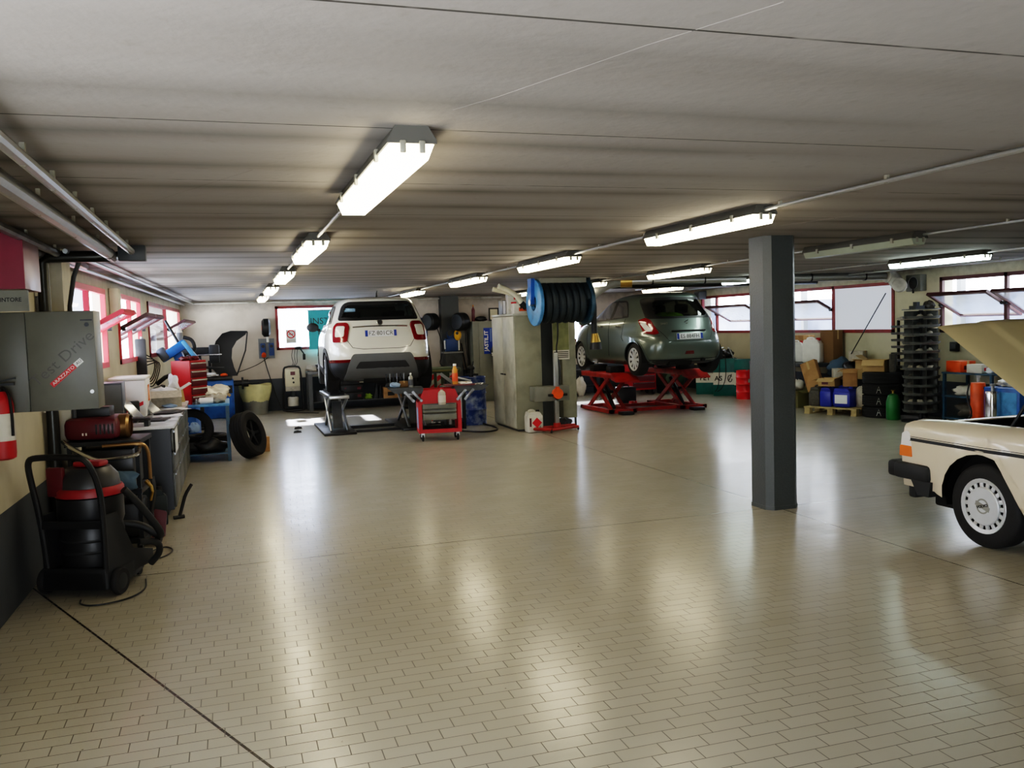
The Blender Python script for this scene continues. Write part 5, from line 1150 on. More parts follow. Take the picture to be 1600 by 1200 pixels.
# window notice, banner
t = thing('no_smoking_notice', 'white no smoking notice on the back window pane', 'sign', (1.34, 20.34, 1.50)); MB().bb(-.11, .11, -.002, .002, 0, .30).build('paper_sheet', 'white', t); mb = MB(); mb.lathe([(.072, -.0045), (.095, -.0045), (.095, -.0035), (.072, -.0035)], axis='y', c=(0, 0, .20), seg=28, closed=True); mb.box((0, -.004, .20), (.15, .001, .02), (0, R(45), 0)); mb.build('red_ring', 'label_red', t); MB().box((0, -.003, .20), (.11, .0008, .014)).build('cigarette', 'black', t)
for k in range(2): MB().bb(-.09, .09, -.004, -.003, .03+k*.03, .045+k*.03).build('caption_line', 'clutter_light', t)
t = thing('banner', 'cyan banner with dark letters hanging at the back window left of the white car', 'banner', (2.12, 20.25, 1.35)); MB().bb(-.40, .42, 0, .01, 0, .86).build('cloth', 'cyan', t); MB().text('INST', .2, (-.36, -.003, .62), (R(90), 0, 0), .001, 'LEFT').text('ia', .2, (-.2, -.003, .38), (R(90), 0, 0), .001, 'LEFT').build('lettering', 'dark_grey', t); MB().cyl((-.42, .005, .87), (.44, .005, .87), .012).build('rod', 'galv', t)
for k, (x, y) in enumerate(((465, 676), (466, 670))):
    o = MB().prism([(-.07, 0), (.07, 0), (.055, .035), (-.055, .035)], -.03, .03, 'y').cyl((-.02, 0, .035), (.02, 0, .035), .008).build('rubber_block', 'black_plastic', loc=tuple(atz(x, y))); tag(o, ['nearer small dark block on the bright floor left of the lift', 'farther small dark block on the bright floor left of the lift'][k], 'block')
cable('black hose looping on the floor right of the red tool trolley', [atz(x, y, .015) for x, y in ((690, 672), (715, 661), (735, 655), (755, 662), (778, 668), (776, 673), (750, 675), (725, 673), (700, 674))], .014, name='hose', cat='hose')

# red tool trolley
t = thing('tool_trolley', 'red tool trolley with its trays folded out, on castors', 'tool trolley', (3.04, 13.22, 0), R(-7))
W, D = .66, .42; x0, x1 = -.33, .33
mb = MB(); z0, z1 = .13, .60
for a, b, c, d in ((x0, x0+.055, z0, z1), (x1-.055, x1, z0, z1), (x0+.055, x1-.055, z0, z0+.06), (x0+.055, x1-.055, z1-.03, z1)):
    mb.bb(a, b, 0, .02, c, d).bb(a, b, D-.02, D, c, d)
mb.bb(x0, x0+.012, .02, D-.02, z0, z1).bb(x1-.012, x1, .02, D-.02, z0+.001, z0+.18)
mb.build('frame', 'red', t)
MB().prism([(x0, .60), (x1, .60), (x1-.09, .80), (x0+.09, .80)], .0, .02, 'y').prism([(x0, .60), (x1, .60), (x1-.09, .80), (x0+.09, .80)], D-.02, D, 'y').bb(x0+.1, x1-.1, .02, D-.02, .60, .62).build('upper_box', 'red', t)
MB().bb(x0+.06, x1-.06, .01, D-.02, .14, .17).build('lower_shelf', 'black', t)
for k, (a, b) in enumerate(((.50, .585), (.445, .495), (.33, .435))):
    d_ = MB().bb(x0+.065, x1-.075, -.008, D-.04, a, b, .006).build('drawer', 'cabinet_grey', t); MB().bb(x0+.09, x1-.1, -.014, -.008, b-.014, b-.004).build('handle', 'dark_grey', d_)
MB().bb(-.1, .1, .02, .12, .30, .325).build('catch', 'black', t)
MB().bb(x0-.003, x0-.001, .05, .3, .2, .52).build('side_sticker', 'rag', t)
MB().lump((.0, .18, .17), (.5, .24, .06), .2, 70).build('tool_roll', 'black_plastic', t)
for s_ in (-1, 1):
    MB().prism([(s_*.24, .74), (s_*.24, .84), (s_*.78, .84), (s_*.68, .76)], .02, D-.02, 'y').build('side_tray', 'dark_grey', t)
    for q in (.34, .46): MB().box((s_*q, -.012, .705), (.045, .012, .21), (0, s_*R(42), 0), .01).cyl((s_*(q-.06), -.022, .64), (s_*(q-.06), -.01, .64), .022).cyl((s_*(q+.06), -.022, .77), (s_*(q+.06), -.01, .77), .022).build('link_arm', 'grey_metal', t)
MB().bb(.10, .56, .0, D-.06, .842, .855).build('tray_mat', 'dark_red', t)
for a in (-.27, .27):
    for b in (.06, .36):
        o = MB().box((a, b, .10), (.05, .05, .06)).build('caster_fork', 'galv', t); MB().lathe([(0, -.016), (.04, -.016), (.055, -.01), (.055, .01), (.04, .016), (0, .016)], axis='x', seg=20, c=(a, b, .055)).build('caster_wheel', 'rubber', o)
def on_tr(x, y): return t.matrix_basis @ V((x, y, .843))
tm = Matrix.Translation((3.04, 13.22, 0)) @ Matrix.Rotation(R(-7), 4, 'Z')
P_ = lambda x, y, z=.843: tuple(tm @ V((x, y, z)))
bottle('silver-grey bottle with white cap on the left trolley tray', P_(-.42, .12), .035, .22, 'silver_print', 'white', lab='tower_grey')
bottle('clear oil bottle with orange label at the right of the trolley', P_(.27, .16, .857), .045, .32, 'amber_bottle', 'white', lab='orange', neck=.5)
o = bottle('dirty pale spray bottle hanging on the trolley front', P_(.03, -.06, .57), .06, .26, 'clutter_light', 'red', lab='bag')
t2 = thing('wrench_pile', 'bright spanners strewn on the right trolley tray', 'spanners', P_(.62, .2), 0)
for k in range(6): MB().box((.0+.02*k-.05, -.1+.045*k, .006), (.2, .018, .01), (0, 0, R(10*k-30)), .003).build('spanner', 'chrome', t2)
heap('light blue cloth on the left trolley tray', P_(-.66, .2), (.16, .12, .08), 'rag', 71)
carton('small brown carton on the left trolley tray beside the blue cloth', P_(-.52, .28), (.12, .1, .09), 0, 'cardboard_dark')
t2 = thing('screwdriver_rack', 'upright screwdrivers standing behind the left trolley tray', 'screwdrivers', P_(-.64, .36), 0); MB().bb(-.16, .16, -.02, .02, 0, .03).build('rack', 'black', t2)
for k in range(6): MB().cyl((-.14+.055*k, 0, .03), (-.14+.055*k, 0, .20), .005).cyl((-.14+.055*k, 0, .12), (-.14+.055*k, 0, .21), .011).build('screwdriver', ('dark_metal', 'grey_metal')[k % 2], t2)
carton('flat white tray on the right trolley tray next to the oil bottle', P_(.42, .22, .857), (.2, .16, .03), R(10), 'white', name='parts_tray', cat='tray')
# green container with chevron posts
t = thing('waste_container', 'dark green lidded container behind the red tool trolley', 'container', (3.78, 15.9, 0)); mat('bin_green', '46523e', rough=.5)
MB().prism([(-.22, .10), (.22, .10), (.27, .90), (-.27, .90)], 0, .5, 'y').build('container_body', 'bin_green', t); MB().bb(-.30, .30, -.04, .54, .90, 1.0, .03).build('lid', 'bin_green', t); MB().cyl((-.25, -.03, .95), (.25, -.03, .95), .02).build('lid_grip', 'olive', t)
for s_ in (-1, 1): MB().lathe([(0, -.03), (.09, -.03), (.1, 0), (.09, .03), (0, .03)], axis='x', c=(s_*.2, .42, .1), seg=20).bb(s_*.2-.02, s_*.2+.02, .02, .06, 0, .1).build('wheel', 'rubber', t)
for k, (px_, lb) in enumerate(((675, 'leftmost red and white striped post behind the trolley'), (686, 'middle red and white striped post behind the trolley'), (706, 'rightmost red and white striped post behind the trolley'))):
    p = at(px_, 600, 15.62); s_ = thing('marker_post', lb, 'post', (p.x, 15.62, 0), 0, 'striped marker posts behind the trolley'); MB().bb(-.035, .035, -.01, .01, 0, .92).build('post_plate', 'dirty_white', s_)
    mb = MB()
    for q in range(5): mb.prism([(-.035, .05+q*.18), (.035, .10+q*.18), (.035, .19+q*.18), (-.035, .14+q*.18)], -.0125, -.0105, 'y')
    mb.build('red_stripes', 'label_red', s_); MB().bb(-.08, .08, -.06, .06, 0, .02).build('foot', 'black', s_)
# blue drum with stuff
t = thing('oil_drum', 'scratched blue oil drum standing against the tall pale locker', 'drum', (4.08, 15.3, 0)); mat('drum_blue', '1a3c7c', rough=.35, dirt=('9aa4b4', 9)); p = [(0, 0), (.285, 0)]
for z in (.27, .56): p += [(.285, z-.02), (.297, z), (.285, z+.02)]
MB().lathe(p + [(.285, .83), (.29, .84), (.28, .85), (.275, .83), (0, .83)], seg=36).build('drum_body', 'drum_blue', t); MB().cyl((.12, .1, .83), (.12, .1, .85), .03).build('bung', 'galv', t)
t = thing('drum_pump', 'black hand pump and fittings on top of the blue drum', 'pump', (4.10, 15.25, .845)); MB().cyl((0, 0, 0), (0, 0, .16), .04).ball((0, 0, .16), .06, (1.2, .8, .8), 12).cyl((-.1, 0, .05), (.12, -.04, .04), .018).build('pump_body', 'black', t); MB().cyl((.03, 0, .18), (.05, 0, .28), .01).build('lever', 'dark_metal', t)
t = thing('engine_block', 'oily engine parts piled on a stand left of the blue drum', 'engine', (3.62, 14.75, 0)); MB().bb(-.2, .2, -.16, .16, .55, .75, .03).bb(-.12, .15, -.12, .12, .75, .88, .03).build('block', 'dark_grey', t); MB().box((-.1, -.17, .86), (.34, .03, .05), (0, R(38), 0)).cyl((.02, -.1, .9), (.3, -.16, .82), .02).build('bright_part', 'steel', t)
for a in (-.17, .17): 
    for b in (-.13, .13): MB().bb(a-.02, a+.02, b-.02, b+.02, 0, .55).build('leg', 'dark_metal', t)
MB().cyl((-.1, -.2, .1), (-.1, -.2, .6), .03).cyl((.1, -.2, .2), (.1, -.2, .62), .02).build('hanging_pipe', 'galv', t); MB().lump((0, -.05, .0), (.36, .22, .16), .3, 77).build('oily_rag', 'black', t)
# tall pale locker and what it carries
t = thing('locker', 'tall pale two-door locker with worn front in the middle of the hall', 'locker', (0, 0, 0))
LX0, LX1, LY0, LY1 = 4.43, 4.90, 13.72, 14.95
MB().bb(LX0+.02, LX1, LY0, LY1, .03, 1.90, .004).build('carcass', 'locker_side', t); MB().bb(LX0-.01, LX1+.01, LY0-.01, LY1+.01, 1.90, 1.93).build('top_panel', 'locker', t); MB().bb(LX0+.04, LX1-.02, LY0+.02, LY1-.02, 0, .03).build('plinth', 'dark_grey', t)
for k in range(2):
    y0 = LY0+.01+k*.62; d_ = MB().bb(LX0, LX0+.019, y0, y0+.605, .05, 1.885, .003).build('door', 'locker', t); MB().box((LX0-.01, y0+(.54 if k == 0 else .07), .92), (.02, .10, .022)).build('handle', 'black', d_)
carton('white box with red print standing on the tall locker', (4.63, 14.28, 1.93), (.24, .22, .34), R(-8), 'dirty_white', mark='label_red', tape='label_red'); carton('wide white box with orange end on the tall locker front', (4.68, 13.92, 1.93), (.38, .22, .17), R(-4), 'dirty_white', mark='orange', tape='white')
t = thing('binder', 'dark binder standing at the front corner of the tall locker', 'binder', (4.49, 14.5, 1.93), 0); MB().bb(-.03, .03, -.12, .12, 0, .24, .004).build('cover', 'tower_grey', t); MB().bb(-.022, .022, -.122, -.115, .01, .23).build('pages', 'paper', t)
t = thing('exhaust_tube', 'pale jointed tubes sloping over the boxes on the tall locker', 'tube', (0, 0, 0))
pa = [at(x, y, 13.75) for x, y in ((816, 474), (808, 463), (797, 455), (778, 447))]; MB().tube(pa, .042, 12, smooth=1).build('tube', 'cream', t)
pa = [at(x, y, 13.95) for x, y in ((800, 459), (785, 455), (770, 452))]; MB().tube(pa, .04, 12).build('tube', 'cream', t); MB().cyl(at(814, 473, 13.75), at(822, 481, 13.75), .05).build('rubber_end', 'black', t); MB().cyl(at(815, 473, 13.75)+V((0, .0, -.02)), at(812, 490, 13.9), .015).build('prop', 'dark_grey', t)
jerrycan('white plastic jerrycan with red diamond mark beside the tall locker', (4.66, 13.52, 0), (.26, .22, .36), 0, 'dirty_white', 'black'); o = bpy.data.objects['jerrycan.001'] if 'jerrycan.001' in bpy.data.objects else None
if o:
    MB().box((.02, -.113, .16), (.12, .003, .12), (0, R(45), 0)).build('red_diamond', 'label_red', o); MB().text('L', .07, (.08, -.114, .08), (R(90), 0, 0), .001).build('lettering', 'black', o); MB().box((-.09, -.113, .17), (.03, .003, .14)).build('red_text_bar', 'dark_red', o)
# far dark locker with the blue label
t = thing('locker', 'dark grey locker with blue lettered label at the back wall', 'locker', (5.72, 19.9, 0)); MB().bb(-.36, .36, -.24, .3, 0, 1.86, .005).build('carcass', 'locker_dark', t)
d_ = MB().bb(-.22, .355, -.262, -.242, .04, 1.83, .003).build('door', 'locker_dark', t)
lb = MB().bb(-.11, .20, -.266, -.262, 1.10, 1.70).build('label_sheet', 'plate_blue', d_); MB().text('JASTIL.IT', .125, (-.045, -.268, 1.40), Matrix.Rotation(R(-90), 3, 'Y') @ Euler((R(90), 0, 0)).to_matrix(), .001, bold=.003).build('lettering', 'white', lb)
for q in range(3): MB().bb(.05+.04*q, .065+.04*q, -.2675, -.266, 1.38, 1.68).build('print_line', 'rag', lb)
t = thing('desk_fan', 'dark round-headed fan beside the far dark locker door', 'fan', (5.92, 19.45, 0)); MB().cyl((0, 0, .02), (0, 0, .95), .02).cyl((0, 0, 0), (0, 0, .025), .16).build('stand', 'dark_metal', t); MB().lathe([(0, -.05), (.2, -.05), (.22, 0), (.2, .05), (0, .05)], axis='y', c=(0, -.05, 1.15), seg=24).build('fan_head', 'dark_grey', t); MB().cyl((-.22, -.12, 1.12), (-.02, -.12, 1.15), .012).cyl((-.18, -.13, 1.08), (-.18, -.1, 1.08), .03).build('guard_clip', 'white', t)
bottle('slim dark bottle on top of the far dark locker', (5.44, 19.85, 1.86), .04, .38, 'dark_red', 'amber_bottle'); heap('dark cloth bundle on top of the far dark locker', (5.62, 19.85, 1.86), (.26, .2, .12), 'black', 81); 
t = thing('picture_frame', 'black square frame standing on the far dark locker', 'frame', (5.92, 19.8, 1.86)); mb = MB(); 
for a in ((-.12, -.09, 0, .3), (.09, .12, 0, .3), (-.09, .09, .27, .3), (-.09, .09, 0, .03)): mb.bb(a[0], a[1], -.012, .012, a[2], a[3])
mb.build('frame', 'black', t); MB().bb(-.09, .09, -.004, .004, .03, .27).build('backing', 'cream', t)
t = thing('rod', 'two long dark rods leaning on the back wall by the far locker', 'rods', (5.26, 20.0, 0)); MB().cyl((.05, -.3, 0), (-.0, .36, 1.35), .012).build('rod', 'dark_metal', t); MB().cyl((-.03, -.3, 0), (-.05, .36, 1.3), .01).build('rod', 'dark_metal', t)
# open panel right of the pillar, calendar
t = thing('locker', 'grey-green narrow locker standing right of the middle pillar', 'locker', (5.49, 14.0, 0)); MB().bb(-.12, .13, .02, .5, .14, 1.90, .004).build('carcass', 'locker_side', t)
d_ = MB().bb(-.12, .13, 0, .019, .14, 1.895, .003).build('door', 'locker_side', t); MB().bb(-.06, -.03, -.006, 0, 1.38, 1.5).build('handle', 'black', d_)
for a in (-.1, .11):
    for b in (.04, .48): MB().bb(a-.015, a+.015, b-.015, b+.015, 0, .14).build('leg', 'dark_grey', t)
t = thing('calendar', 'calendar with a green landscape photo on the middle pillar', 'calendar', (5.35, 13.992, 1.14)); MB().bb(-.15, .15, -.006, 0, 0, .72).build('sheet', 'bag', t); MB().bb(-.145, .145, -.009, -.006, .16, .70).build('photo', 'poster', t)
for k in range(4): MB().bb(-.13, .13, -.008, -.006, .03+k*.03, .045+k*.03).build('date_row', 'clutter', t)
# stand on red legs
t = thing('transmission_stand', 'grey post stand with red wheeled legs before the middle pillar', 'stand', (5.02, 13.40, 0)); MB().bb(-.035, .035, -.03, .03, .1, 1.28, .004).build('post', 'galv', t)
for a, b in (((-.42, .06, .06), (.40, .22, .06)), ((-.18, -.22, .06), (.36, -.02, .06)), ((-.42, .06, .06), (-.18, -.22, .06))): MB().tube([a, b], .026, 8).build('leg', 'lift_red', t)
MB().cyl((0, 0, .06), (0, 0, .14), .06).build('socket', 'lift_red', t); MB().cyl((0, .02, .06), (.05, .12, .06), .03).build('leg_hub', 'lift_red', t)
for a in ((-.42, .06), (.40, .22), (-.18, -.22), (.36, -.02)): MB().lathe([(0, -.012), (.024, -.012), (.03, 0), (.024, .012), (0, .012)], axis='x', c=(a[0], a[1], .031), seg=16).build('caster', 'black', t)
bx = MB().bb(-.38, .22, -.03, .22, .50, .74, .006).build('motor_box', 'cabinet_grey', t); 
MB().lathe([(0, -.08), (.085, -.08), (.09, -.05), (.09, 0), (0, 0)], axis='y', c=(.0, -.03, .62), seg=10).box((.0, -.07, .70), (.05, .05, .06)).build('hand_wheel', 'orange', bx); MB().cyl((-.16, -.07, .6), (.16, -.07, .6), .02).build('spindle', 'black', bx)
cable('black cable hanging from the hose reel down to the grey post stand', [(5.06, 13.35, 1.80), (5.07, 13.38, 1.5), (5.05, 13.45, 1.32), (5.12, 13.42, 1.0), (5.08, 13.42, .76)], .012)
heap('black bag on the floor behind the red stand legs', (5.28, 13.72, 0), (.2, .16, .2), 'black', 83, 'bag', 'bag')
# hose reel under the ceiling
t = thing('exhaust_reel', 'ceiling mounted exhaust hose reel with blue end disc and thick dark hose', 'reel', (4.67, 13.30, 2.11)); mat('reel_box', '8b8b80', rough=.5)
MB().bb(.03, .82, -.16, .2, .28, .365, .005).build('motor_cover', 'reel_box', t)
MB().lathe([(.13, -.03), (.36, -.03), (.37, -.02), (.37, .02), (.36, .03), (.13, .03)], axis='x', seg=44, closed=True, c=(.0, 0, -.02)).build('end_disc', 'light_blue', t); MB().lathe([(.13, -.03), (.36, -.03), (.37, 0), (.36, .03), (.13, .03)], axis='x', seg=44, closed=True, c=(.86, 0, -.02)).build('end_disc', 'blue_steel', t)
MB().prism([(-.09, .365), (.09, .365), (.05, -.05), (-.05, -.05)], -.09, -.03, 'x').build('bracket', 'blue', t); MB().prism([(-.09, .365), (.09, .365), (.05, -.05), (-.05, -.05)], .89, .92, 'x').build('bracket', 'blue_steel', t); MB().cyl((-.1, 0, -.02), (.93, 0, -.02), .05).build('axle', 'steel', t)
pts = []; n = 6.5; N_ = 380
for k in range(N_): a = 2*PI*n*k/N_; pts.append((.075+.115*a/(2*PI), .275*math.cos(a), -.02+.275*math.sin(a)))
mb = MB().tube(pts, [.058+.006*(k % 2) for k in range(N_)], 10)
mb.build('hose', 'hose_blue', t); MB().lathe([(.2, .03), (.2, .83)], axis='x', c=(0, 0, -.02), seg=30).build('drum', 'dark_metal', t)
MB().tube([(.93, .0, .20), (.99, -.05, .0), (.98, -.05, -.45), (.99, -.05, -.56)], .045, 10, smooth=1).build('hose_tail', 'hose_black', t); MB().cyl((.99, -.05, -.54), (1.0, -.05, -.68), .05, .085).build('nozzle', 'brass', t); MB().lathe([(.086, -.69), (.1, -.80)], c=(1.0, -.05, 0), seg=20).build('nozzle_skirt', 'black', t)
# duct
t = thing('exhaust_duct', 'galvanised exhaust duct bending down to the reel and running right under the ceiling', 'duct', (0, 0, 0))
Yd = 14.35
pa = [at(900, 492, Yd), at(908, 483, Yd), at(918, 470, Yd), at(930, 455, Yd), at(948, 443, Yd), at(972, 439.5, Yd)]
MB().tube(pa, .098, 16, smooth=2).build('bend', 'galv', t); a = pa[-1]-V((.03, 0, 0)); b2 = V((10.80, 12.55, 2.385)); dd = (b2-a).normalized(); b = a+dd*.2; MB().cyl(a, b, .112, seg=24).build('collar', 'brass', t)
MB().cyl(b, b2, .066, seg=20).build('straight_pipe', 'galv', t)
for k in (.12, .32, .52, .72, .92): p = a+(b2-a)*k; MB().cyl(p, (p.x, p.y, H), .012).lathe([(.067, -.015), (.074, -.015), (.074, .015), (.067, .015)], axis='x', c=p, closed=True, seg=20).build('hanger', 'dark_metal', t)
MB().tube([b2, b2+V((.08, 0, 0)), b2+V((.14, -.03, -.05)), b2+V((.12, -.16, -.16)), b2+V((-.0, -.34, -.19)), b2+V((-.1, -.42, -.17))], .115, 14, smooth=1).build('flexible_elbow', 'dirty_white', t)
t = thing('ceiling_pipe', 'dark pipe running under the ceiling behind the galvanised duct', 'pipe', (0, 0, 0)); MB().cyl((6.5, 15.3, 2.41), (11.15, 14.9, 2.41), .045).build('pipe', 'pipe_dark', t)
for x in (7, 8.4, 9.8): MB().box((x, 15.3-(x-6.5)*.086, 2.44), (.03, .1, .06)).build('clip', 'dark_metal', t)

# red scissor lift below the grey hatchback
t = thing('scissor_lift', 'red scissor lift holding up the grey-green hatchback', 'car lift', (0, 0, 0))
for k, (x, y) in enumerate(((7.05, 15.95), (8.55, 15.95))):
    MB().bb(x-.24, x+.24, y-.72, y+.75, .68, .78, .012).prism([(y-.72, .78), (y-.72, .66), (y-.95, .62), (y-.95, .64)], x-.24, x+.24, 'x').build('platform', 'lift_red', t)
    for s_ in (-1, 1):
        xx = x+s_*.19
        MB().box((xx, y, .375), (.035, .075, 1.18), (R(62*.93), 0, 0)).build('arm', 'lift_red', t); MB().box((xx-s_*.05, y, .375), (.035, .075, 1.18), (R(-62*.93), 0, 0)).build('arm', 'lift_red', t)
    MB().cyl((x-.2, y, .375), (x+.2, y, .375), .025).build('pivot_bar', 'dark_metal', t); MB().cyl((x, y-.30, .08), (x, y+.2, .58), .04).build('ram', 'black', t)
    MB().bb(x-.27, x-.19, y-.75, y+.75, .02, .09).bb(x+.19, x+.27, y-.75, y+.75, .02, .09).bb(x-.27, x+.27, y-.75, y-.66, .02, .09).bb(x-.27, x+.27, y+.66, y+.75, .02, .09).build('base_frame', 'lift_red', t)
    for b in (-.85, .85): MB().bb(x-.12, x+.12, y+b-.1, y+b+.1, 0, .06, .01).build('foot', 'black', t)
    for b in (-.5, .3): MB().bb(x-.16, x+.16, y+b, y+b+.2, .78, .90, .02).build('lift_pad', 'rubber', t)
MB().bb(7.33, 8.27, 16.3, 16.38, .02, .08).build('cross_beam', 'lift_red', t); MB().bb(7.33, 8.27, 15.4, 15.48, .02, .08).build('cross_beam', 'lift_red', t)
# behind the hatchback
t = thing('drawer_chest', 'red roller drawer chest seen under the grey hatchback', 'tool chest', (9.30, 18.9, 0)); MB().bb(-.32, .32, 0, .42, .12, .84, .008).build('cabinet', 'red', t)
for k in range(4): d_ = MB().bb(-.29, .29, -.015, 0, .16+k*.165, .30+k*.165, .004).build('drawer', 'dark_red', t); MB().bb(-.26, .26, -.03, -.015, .28+k*.165, .295+k*.165).build('handle', 'grey_metal', d_)
for a in (-.26, .26):
    for b in (.05, .37): MB().lathe([(0, -.02), (.05, -.02), (.06, 0), (.05, .02), (0, .02)], axis='x', c=(a, b, .06), seg=16).box((a, b, .11), (.04, .04, .03)).build('caster', 'black', t)
t = thing('tool_case', 'black case standing on the floor under the grey hatchback', 'case', (8.10, 17.35, 0), R(-8)); MB().bb(-.2, .2, -.12, .14, 0, .34, .02).build('case_body', 'black_plastic', t); MB().tube([(-.07, 0, .34), (-.06, 0, .38), (.06, 0, .38), (.07, 0, .34)], .012, 6, smooth=1).build('handle', 'black', t)
o = carton('small red and white carton on the floor before the black case', (8.05, 16.9, 0), (.14, .1, .07), R(10), 'label_red', tape='white')
t = table('back_shelf', 'dark low shelf along the back wall left of the red lift', 'shelf', (7.55, 20.0, 0), (2.2, .5, .62), 0, 'dark_grey', 'dark_metal', .06, (.22,), .05)
carton('brown carton at the left end of the dark low shelf', (6.75, 19.9, .22), (.32, .28, .26), 0, 'cardboard'); carton('second brown carton further right on the dark low shelf', (7.55, 19.9, .22), (.36, .28, .28), 0, 'cardboard_dark')
heap('black sack between the cartons on the dark low shelf', (7.15, 19.9, .222), (.3, .24, .22), 'black', 85, 'sack', 'sack'); heap('white crumpled sack hanging in front of the dark low shelf', (7.95, 19.55, 0), (.24, .2, .5), 'bag', 86, 'sack', 'sack')
t = thing('welding_machine', 'dark machine with silver rings under the back of the grey car', 'machine', (9.98, 19.75, 0)); MB().bb(-.3, .3, -.2, .25, .12, .72, .02).build('housing', 'black_plastic', t)
for k in range(5): MB().cyl((-.2+.1*k, -.22, .58), (-.2+.1*k, -.2, .58), .035).build('ring', 'silver_print', t)
for a in (-.25, .25): MB().lathe([(0, -.02), (.06, -.02), (.06, .02), (0, .02)], axis='x', c=(a, -.1, .06), seg=16).lathe([(0, -.02), (.06, -.02), (.06, .02), (0, .02)], axis='x', c=(a, .15, .06), seg=16).box((a, 0, .12), (.03, .3, .03)).build('wheel', 'rubber', t)
t = thing('green_compressor', 'green rounded compressor beside the teal cabinets', 'compressor', (10.02, 19.0, 0)); MB().cyl((0, -.3, .36), (0, .3, .36), .26, seg=28).ball((0, -.3, .36), .26, (1, .4, 1), 20).build('tank', 'dark_green', t); MB().bb(-.14, .14, -.2, .2, .6, .80, .03).build('motor', 'black', t)
for a in (-.2, .2): MB().bb(a-.03, a+.03, -.2, .2, 0, .2).build('foot', 'black', t)
# ================================================================ RIGHT SIDE
mat('band_white', 'd9d9cc', rough=.45)
def teal_unit(label, x, y, w, d, h, rz, txt, logo, frame=False, zb=(.25, .53)):
    t = thing('oil_cabinet', label, 'oil cabinet', (x, y, 0), rz, 'teal and white oil cabinets')
    MB().bb(-w/2, w/2, 0, d, 0, h, .008).build('cabinet_body', 'teal', t)
    b_ = MB().bb(-w/2-.002, w/2+.002, -.003, d, zb[0], zb[1]).build('white_band', 'band_white', t)
    if txt: MB().text(txt[0], txt[1], (txt[2], -.006, (zb[0]+zb[1])/2), (R(90), 0, 0), .001, 'LEFT', bold=.003).build('lettering', 'black', b_)
    if logo is not None:
        lg = MB(); q = (logo, (zb[0]+zb[1])/2)
        lg.tube([(q[0]+.045*math.cos(a), -.006, q[1]+.075*math.sin(a)) for a in np.linspace(.6, 6.2, 20)], .009, 6).tube([(q[0]-.03, -.006, q[1]-.05), (q[0]+.005, -.006, q[1]+.02), (q[0]+.035, -.006, q[1]+.1)], .010, 6, smooth=1).build('drop_logo', 'black', b_)
    if frame:
        MB().bb(-w/2+.03, w/2-.03, .05, d-.05, h, h+.01).build('drip_tray', 'black', t)
        for s_ in (-1, 1): MB().tube([(s_*w*.42, .03, h), (s_*w*.22, .05, h+.22), (s_*w*.1, .3, h+.24)], .014, 6).build('gun_holder', 'galv', t)
        MB().lump((0, .26, h+.01), (w*.7, .3, .2), .3, 90).build('hose_coil', 'black', t)
        for k in range(2): MB().tube([(-w*.2+.25*k*w, -.012, h+.05), (-w*.22+.3*k*w, -.04, h*.5), (-w*.3+.2*k*w, -.035, h*.2), (-w*.42+.1*k*w, -.03, .1)], .009, 6, smooth=2).build('drop_hose', 'black', t)
    return t
teal_unit('low teal oil cabinet lettered PET, left of the taller one', 10.55, 18.10, .56, .34, .475, R(-38), ('PET', .15, -.19), None, False, (.27, .477))
teal_unit('taller teal oil cabinet with AS lettering and drop logo', 10.62, 17.50, .50, .36, .84, R(-38), ('AS', .15, -.22), .12, True)
teal_unit('right teal oil cabinet lettered PE with a white oval label', 10.86, 17.10, .40, .2, .83, R(-38), ('PE', .16, -.02), None)
t = thing('red_drum', 'bright red oil drum right of the teal cabinets', 'drum', (10.58, 16.60, 0)); p = [(0, 0), (.19, 0)]
mat('drum_red', 'd81c1e', rough=.35)
for z in (.16, .32, .46): p += [(.19, z-.015), (.2, z), (.19, z+.015)]
MB().lathe(p + [(.19, .60), (.195, .61), (.185, .615), (.18, .60), (0, .60)], seg=32).build('drum_body', 'drum_red', t); MB().cyl((.08, .05, .60), (.08, .05, .62), .025).build('bung', 'galv', t); MB().bb(-.05, .06, -.197, -.19, .36, .44).build('printed_mark', 'dirty_white', t)
t = thing('grease_pump', 'dark red grease can with pump behind the red drum', 'can', (10.92, 16.62, 0)); MB().lathe([(0, 0), (.13, 0), (.13, .82), (0, .82)], seg=24).build('can', 'dark_red', t); MB().cyl((0, 0, .82), (0, 0, .98), .03).build('pump_rod', 'dark_metal', t)
t = table('vise_bench', 'dark workbench with a vise, mostly hidden by the grey column', 'workbench', (10.78, 15.15, 0), (.72, 2.1, .84), 0, 'dark_grey', 'mid_grey', .09, (.3,), .07)
t = thing('bench_vise', 'large dark vise on the bench edge left of the column', 'vise', (10.62, 16.0, .842)); MB().bb(-.1, .1, -.1, .1, 0, .12, .02).bb(-.08, .08, -.2, -.12, .08, .26, .01).bb(-.08, .08, -.02, .08, .08, .26, .01).build('vise_body', 'dark_metal', t); MB().cyl((0, -.4, .14), (0, -.15, .14), .02).build('screw', 'steel', t)
jerrycan('white plastic jerrycan nearest the column on the cluttered bench', (10.72, 14.92, .84), (.24, .26, .42), R(-50), 'white', 'red'); jerrycan('larger white jerrycan with red cap on the cluttered bench', (10.72, 14.44, .84), (.36, .26, .48), R(-60), 'white', 'red')
t = thing('glass_jar', 'pale glass jar in front of the white jerrycans', 'jar', (10.52, 14.88, .842)); MB().lathe([(0, 0), (.07, 0), (.07, .16), (.05, .2), (0, .2)], seg=18).build('jar', 'olive', t); MB().cyl((0, 0, .2), (0, 0, .22), .055).build('lid', 'dirty_white', t)
